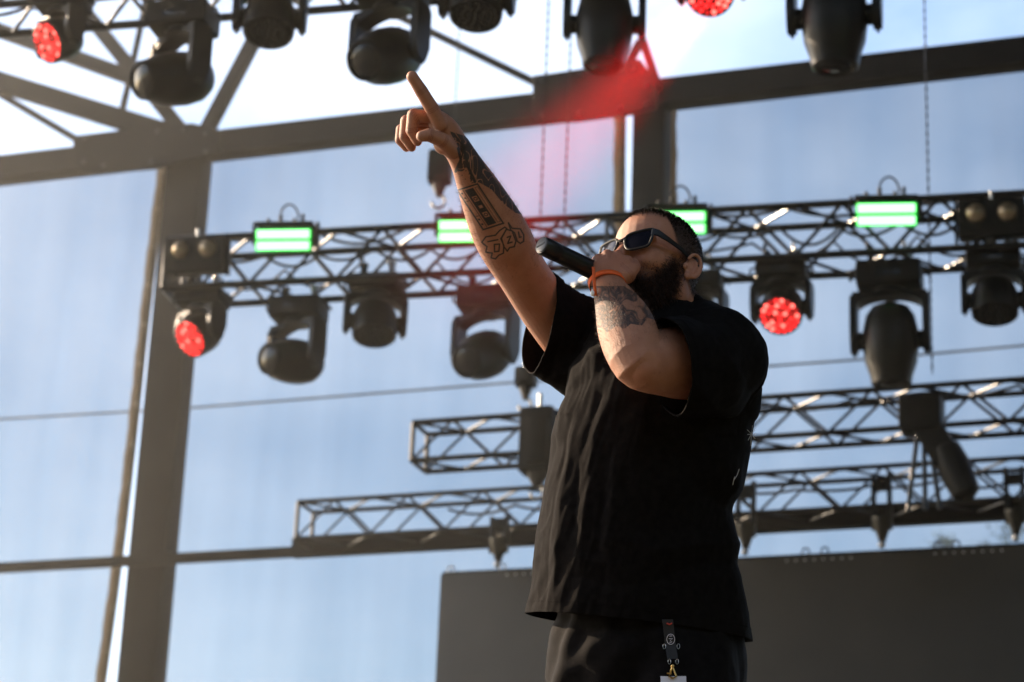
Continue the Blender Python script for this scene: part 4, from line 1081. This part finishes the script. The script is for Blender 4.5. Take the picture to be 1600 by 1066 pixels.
# trousers
tr = Soup()
trunk([(925, 868, 1140, .165, 0), (965, 862, 1158, .185, 0), (1010, 856, 1164, .195, 0), (1066, 850, 1163, .19, 0)], tr)
for s, fo in ((1, -.05), (-1, .12)):
    tr.loft([(gp(s * .085, 0, hz - .02), .135, .115), (gp(s * .105, fo * .25, hz - .18), .120, .108), (gp(s * .125, fo * .7, FLOOR + .47), .088, .085), (gp(s * .14, fo, FLOOR + .25), .078, .075), (gp(s * .15, fo * 1.05, FLOOR + .07), .072, .068)], bf, 28, 6, True, False)
tme = tr.remesh(.006, 5, .5)
ct = get_co(tme); nt_ = get_no(tme); pt_ = to_px(ct)
dt = .006 * np.array([noise.noise(Vector(c) * 8) + .5 * noise.noise(Vector(c) * 22) for c in ct])
for pl_, am, wd_ in (([(900, 960), (885, 1000), (872, 1066), (866, 1140)], .012, 12), ([(890, 965), (868, 1010), (860, 1066)], -.012, 8), ([(950, 985), (900, 1030), (880, 1066)], .010, 12), ([(970, 970), (915, 1000), (895, 1030)], -.008, 10), ([(1010, 980), (960, 1030), (930, 1100)], .007, 16)):
    dt += .8 * am * np.exp(-(poly_dist(pt_, pl_) / (wd_ * 1.3)) ** 2)
set_co(tme, ct + nt_ * dt[:, None]); tme.shade_smooth()
child('trousers', tme, tro_m)
# shoes
for s, fo in ((1, -.05), (-1, .12)):
    sh = Soup(); c = gp(s * .15, fo * 1.05, FLOOR)
    sh.loft([(c - bf * .07 + Vector((0, 0, .05)), .045, .036), (c + Vector((0, 0, .06)), .055, .040), (c + bf * .09 + Vector((0, 0, .045)), .042, .046), (c + bf * .17 + Vector((0, 0, .034)), .030, .042)], Vector((0, 0, 1)), 20)
    m_ = sh.remesh(.006, 4); a_ = get_co(m_); a_[:, 2] = np.maximum(a_[:, 2], FLOOR + .004); set_co(m_, a_); m_.shade_smooth()
    child('shoe', m_, MT['plastic2'])
# small white embroidery on the back of the shirt
emb = simple('white embroidery thread', (.6, .58, .58), .8)
def on_shirt(pts, w, name):
    bm = bmesh.new(); deps = (co_s - np.array(CAM)) @ np.array(fwd)
    P3 = []
    for (u, v) in pts:
        dd = np.hypot(ps[:, 0] - u, ps[:, 1] - v); near = dd < 6
        d = deps[near].min() if near.any() else D0
        P3.append(CAM + ray(u, v) * (d - .009))
    tube_pts(bm, P3, w, 5); me = bpy.data.meshes.new(name); bm.to_mesh(me); bm.free(); return child('embroidery', me, emb, tee, PI_)
for st_ in ([(1168, 672), (1174, 678), (1180, 686)], [(1180, 671), (1174, 678), (1169, 688)], [(1176, 665), (1174, 678), (1173, 697)], [(1168, 679), (1181, 678)], [(1155, 733), (1152, 742), (1147, 750)], [(1148, 745), (1146, 752), (1145, 758)]):
    on_shirt(st_, .0007, 'embroidery')

# ---- sunglasses
sg = empty('sunglasses', HM @ Matrix.Translation((-.002, 0, -.012)), 'black wraparound sunglasses on the bearded man\'s face', 'sunglasses')
fr = simple('matt black spectacle frame', (.016, .016, .017), .45, 0, .2, 30, 0, 60, .3); ls, lt, lb = newmat('dark blue mirrored lens')
lb.inputs['Roughness'].default_value = .05; lb.inputs['Base Color'].default_value = (.010, .011, .018, 1); lb.inputs['Specular IOR Level'].default_value = .30; lb.inputs['Coat Weight'].default_value = 0.
lb.inputs['Specular Tint'].default_value = (.6, .7, 1., 1)
def gl(y, z):     # wrap surface of the front
    return Vector((.1135 - 3.4 * y * y - .10 * (z - .022), y, z))
outl = [(.0095, .031), (.016, .0415), (.040, .0455), (.0645, .0475), (.0680, .042), (.0665, .020), (.0600, .0062), (.036, .0022), (.0200, .0060), (.0125, .018)]
def smooth_closed(pts, n=4):
    out = []; N = len(pts)
    for i in range(N):
        a, b, c, d = [np.array(pts[(i + k) % N]) for k in (-1, 0, 1, 2)]
        for j in range(n):
            t = j / n; out.append(.5 * ((2 * b) + (c - a) * t + (2 * a - 5 * b + 4 * c - d) * t * t + (3 * b - a - 3 * c + d) * t ** 3))
    return out
for s in (-1, 1):
    o2 = smooth_closed(outl)
    bm = bmesh.new(); tube_pts(bm, [gl(s * y, z) for y, z in o2], .0028, 8, True)
    bm_obj('rim', bm, fr, sg)
    bm = bmesh.new(); cy = np.mean([y for y, z in o2]); cz = np.mean([z for y, z in o2]); rings = []
    for k in (1., .75, .5, .25):
        rings.append([bm.verts.new(gl(s * (cy + (y - cy) * k), cz + (z - cz) * k)) for y, z in o2])
    c0 = bm.verts.new(gl(s * cy, cz)); N = len(o2)
    for A, B in zip(rings, rings[1:]):
        for i in range(N): bm.faces.new((A[i], A[(i + 1) % N], B[(i + 1) % N], B[i]))
    for i in range(N): bm.faces.new((rings[-1][i], rings[-1][(i + 1) % N], c0))
    bm_obj('lens', bm, ls, sg)
    # temple arm: deep at the hinge, tapering over the ear
    bm = bmesh.new(); pr = None; path = [(.0985 , .0665, .0405, .0075, .0030), (.088, .0745, .0400, .0070, .0022), (.060, .0790, .0375, .0058, .0016), (.020, .0815, .0345, .0046, .0015), (-.004, .0790, .0315, .0036, .0014)]
    for (x, y, z, hh, tt) in path:
        r = [bm.verts.new((x, s * (y + dy * tt), z + dz * hh)) for dy, dz in ((-1, -1), (1, -1), (1, 1), (-1, 1))]
        if pr: [bm.faces.new((pr[i], pr[(i + 1) % 4], r[(i + 1) % 4], r[i])) for i in range(4)]
        else: bm.faces.new(r)
        pr = r
    bm.faces.new(pr[::-1]); bmesh.ops.bevel(bm, geom=list(bm.edges), offset=.0008, segments=2, affect='EDGES')
    bm_obj('temple', bm, fr, sg)
bm = bmesh.new(); tube_pts(bm, [gl(-.012, .036), gl(-.006, .0335) , gl(0, .0325), gl(.006, .0335), gl(.012, .036)], .0034, 8); bm_obj('bridge', bm, fr, sg)

# ---- microphone
mic0, mic1 = P(983, 450, -.085), P(846, 383, -.225)
ax = (mic1 - mic0); ML = ax.length
mm = Matrix.Translation(mic0) @ ax.to_track_quat('Z', 'Y').to_matrix().to_4x4()
mic = empty('microphone', mm, 'black handheld microphone held to the man\'s mouth', 'microphone')
blk = simple('black microphone shell', (.012, .012, .013), .32, 0, .2, 40); gre = simple('pale grey cap face', (.20, .20, .21), .4)
bm = bmesh.new(); lathe(bm, [(.012, .045), (.0225, .05), (.0225, .07), (.0195, .10), (.0185, ML - .045), (.0182, ML - .042), (.0192, ML - .040), (.0192, ML - .006), (.0172, ML)], 32); bm_obj('handle', bm, blk, mic)
bm = bmesh.new(); lathe(bm, [(.001, -.012), (.014, -.008), (.023, .004), (.0265, .020), (.0265, .034), (.022, .050)], 28, None, False); bm_obj('grille', bm, MT['plastic'], mic)
bm = bmesh.new(); lathe(bm, [(.0268, .022), (.0276, .024), (.0276, .031), (.0268, .033)], 28, None, False); bm_obj('grille_ring', bm, blk, mic)
bm = bmesh.new(); lathe(bm, [(.0152, ML - .001), (.0152, ML + .0012), (.0146, ML + .0016)], 28); cap = bm_obj('end_cap', bm, gre, mic)
bm = bmesh.new(); q0 = .0196
for i in range(6):
    pass
# small pale label on the barrel
lw = []
for i in range(7):
    a_ = R(60) + R(6) * i; lw.append((.0198 * math.cos(a_), .0198 * math.sin(a_)))
for (x0_, y0_), (x1_, y1_) in zip(lw, lw[1:]):
    bm.faces.new([bm.verts.new((x0_, y0_, ML - .032)), bm.verts.new((x1_, y1_, ML - .032)), bm.verts.new((x1_, y1_, ML - .018)), bm.verts.new((x0_, y0_, ML - .018))])
bm_obj('label_plate', bm, gre, mic)
inv = mm.inverted().to_3x3(); xr = inv @ RT; xr.z = 0; xr.normalize(); yr = Vector((0, 0, 1)).cross(xr)
lm = Matrix((xr, yr, Vector((0, 0, 1)))).transposed().to_4x4(); lm.translation = (0, 0, ML + .0021)
box_obj('engraved_line', (0, 0, 0), (.024, .0030, .0012), blk, cap, local=lm)

# ---- wristband
wc = P(949, 444, -.178); wa = (P(951, 436, -.17) - P(960, 468, -.205)).normalized()
wb = empty('wristband', Matrix.Translation(wc), 'orange fabric festival wristband above the tattooed forearm', 'wristband')
om = simple('orange woven band', (.85, .13, .02), .6, 0, .12, 60, .2, 500)
wx = RT - wa * RT.dot(wa); wx.normalize(); wy = wa.cross(wx)
def band(name, r1, r2, hw, tilt, offs):
    bm = bmesh.new(); prev = None; first = None; n = 36
    for i in range(n + 1):
        a_ = 2 * math.pi * i / n; c_ = wx * r1 * math.cos(a_) + wy * r2 * math.sin(a_) + wa * (tilt * math.sin(a_ + .5) + offs)
        v_ = (bm.verts.new(c_ - wa * hw), bm.verts.new(c_ + wa * hw))
        if prev: bm.faces.new((prev[0], v_[0], v_[1], prev[1]))
        prev = v_
    bmesh.ops.remove_doubles(bm, verts=bm.verts, dist=1e-5)
    o = bm_obj(name, bm, om, wb); md = o.modifiers.new('t', 'SOLIDIFY'); md.thickness = .0012; return o
band('band', .0375, .030, .0055, -.008, 0)
def wl(u, v, d): return P(u, v, d) - wc
bm = bmesh.new(); tail = [(927, 417, -.215), (928, 430, -.218), (929, 446, -.222), (931, 462, -.226)]
pr = None
for (u, v, d) in tail:
    r = (bm.verts.new(wl(u - 2.4, v, d)), bm.verts.new(wl(u + 2.4, v, d)))
    if pr: bm.faces.new((pr[0], pr[1], r[1], r[0]))
    pr = r
o = bm_obj('loose_tail', bm, om, wb); md = o.modifiers.new('t', 'SOLIDIFY'); md.thickness = .0012
bm = bmesh.new(); bmesh.ops.create_uvsphere(bm, u_segments=12, v_segments=8, radius=.0058, matrix=Matrix.Translation(wl(926, 458, -.222)) @ Matrix.Diagonal((.8, .8, 1.25, 1))); bm_obj('clasp', bm, simple('white plastic clasp', (.75, .73, .70), .4), wb)

# ---- lanyard and pass hanging from the pocket
ly = empty('lanyard', Matrix.Translation(P(1046, 966, -.205)), 'black lanyard with gold clip and white pass hanging at the hip', 'lanyard')
L0 = ly.matrix_world.translation.copy()
def lp_(u, v, d=-.215): return P(u, v, d - .03 * max(0, (v - 1005) / 60)) - L0
strap_m = simple('black lanyard webbing', (.018, .018, .022), .7); gold = simple('brass clip', (.75, .50, .18), .28, 1., .1, 50); pale = simple('pale card pass', (.72, .70, .78), .4); redm = simple('red strap stitching', (.5, .05, .03), .6)
def strip(name, pts, w, mat, parent=ly, th=.0016):
    bm = bmesh.new(); pr = None
    for (u, v) in pts:
        r = (bm.verts.new(lp_(u - w, v)), bm.verts.new(lp_(u + w, v)))
        if pr: bm.faces.new((pr[0], pr[1], r[1], r[0]))
        pr = r
    o = bm_obj(name, bm, mat, parent, sm=False); md = o.modifiers.new('t', 'SOLIDIFY'); md.thickness = th; return o
strap = strip('strap', [(1043, 968), (1045, 985), (1047, 1005), (1051, 1030)], 8.5, strap_m)
bm = bmesh.new(); tube_pts(bm, [lp_(1048 + 6.2 * math.cos(a), 999 + 8 * math.sin(a), -.219) for a in [k * math.pi / 10 for k in range(20)]], .0006, 5, True); bm_obj('logo_ring', bm, pale, strap)
for L in ([(1046, 994), (1050, 994)], [(1045, 998), (1051, 998), (1047, 1001)], [(1046, 1004), (1050, 1003)]):
    bm = bmesh.new(); tube_pts(bm, [lp_(u, v, -.219) for u, v in L], .0006, 5); bm_obj('logo_mark', bm, pale, strap)
bm = bmesh.new(); tube_pts(bm, [lp_(u, v, -.219) for u, v in ((1042, 974), (1046, 976), (1050, 974))], .0016, 5); bm_obj('stitching', bm, redm, strap)
for cx, cy in ((1038, 1010), (1060, 1010), (1046, 1034), (1058, 1034)):
    bm = bmesh.new(); tube_pts(bm, [lp_(cx + 2.2 * math.cos(a), cy + 4 * math.sin(a), -.219) for a in [k * math.pi / 6 for k in range(12)]], .0006, 5, True); bm_obj('ring', bm, MT['alu'], ly)
bm = bmesh.new(); tube_pts(bm, [lp_(u, v, -.220) for u, v in ((1051, 1041), (1048, 1050), (1045, 1057), (1052, 1060), (1057, 1057), (1053, 1048), (1051, 1041))], .0021, 6); tube_pts(bm, [lp_(u, v, -.220) for u, v in ((1042, 1052), (1049, 1053))], .002, 6)
bm_obj('clip', bm, gold, ly)
bm = bmesh.new(); bmesh.ops.create_uvsphere(bm, u_segments=10, v_segments=8, radius=.004, matrix=Matrix.Translation(lp_(1051, 1041, -.22))); bm_obj('swivel', bm, gold, ly)
strip('pass_card', [(1052, 1057), (1053, 1085), (1055, 1125)], 20, pale)
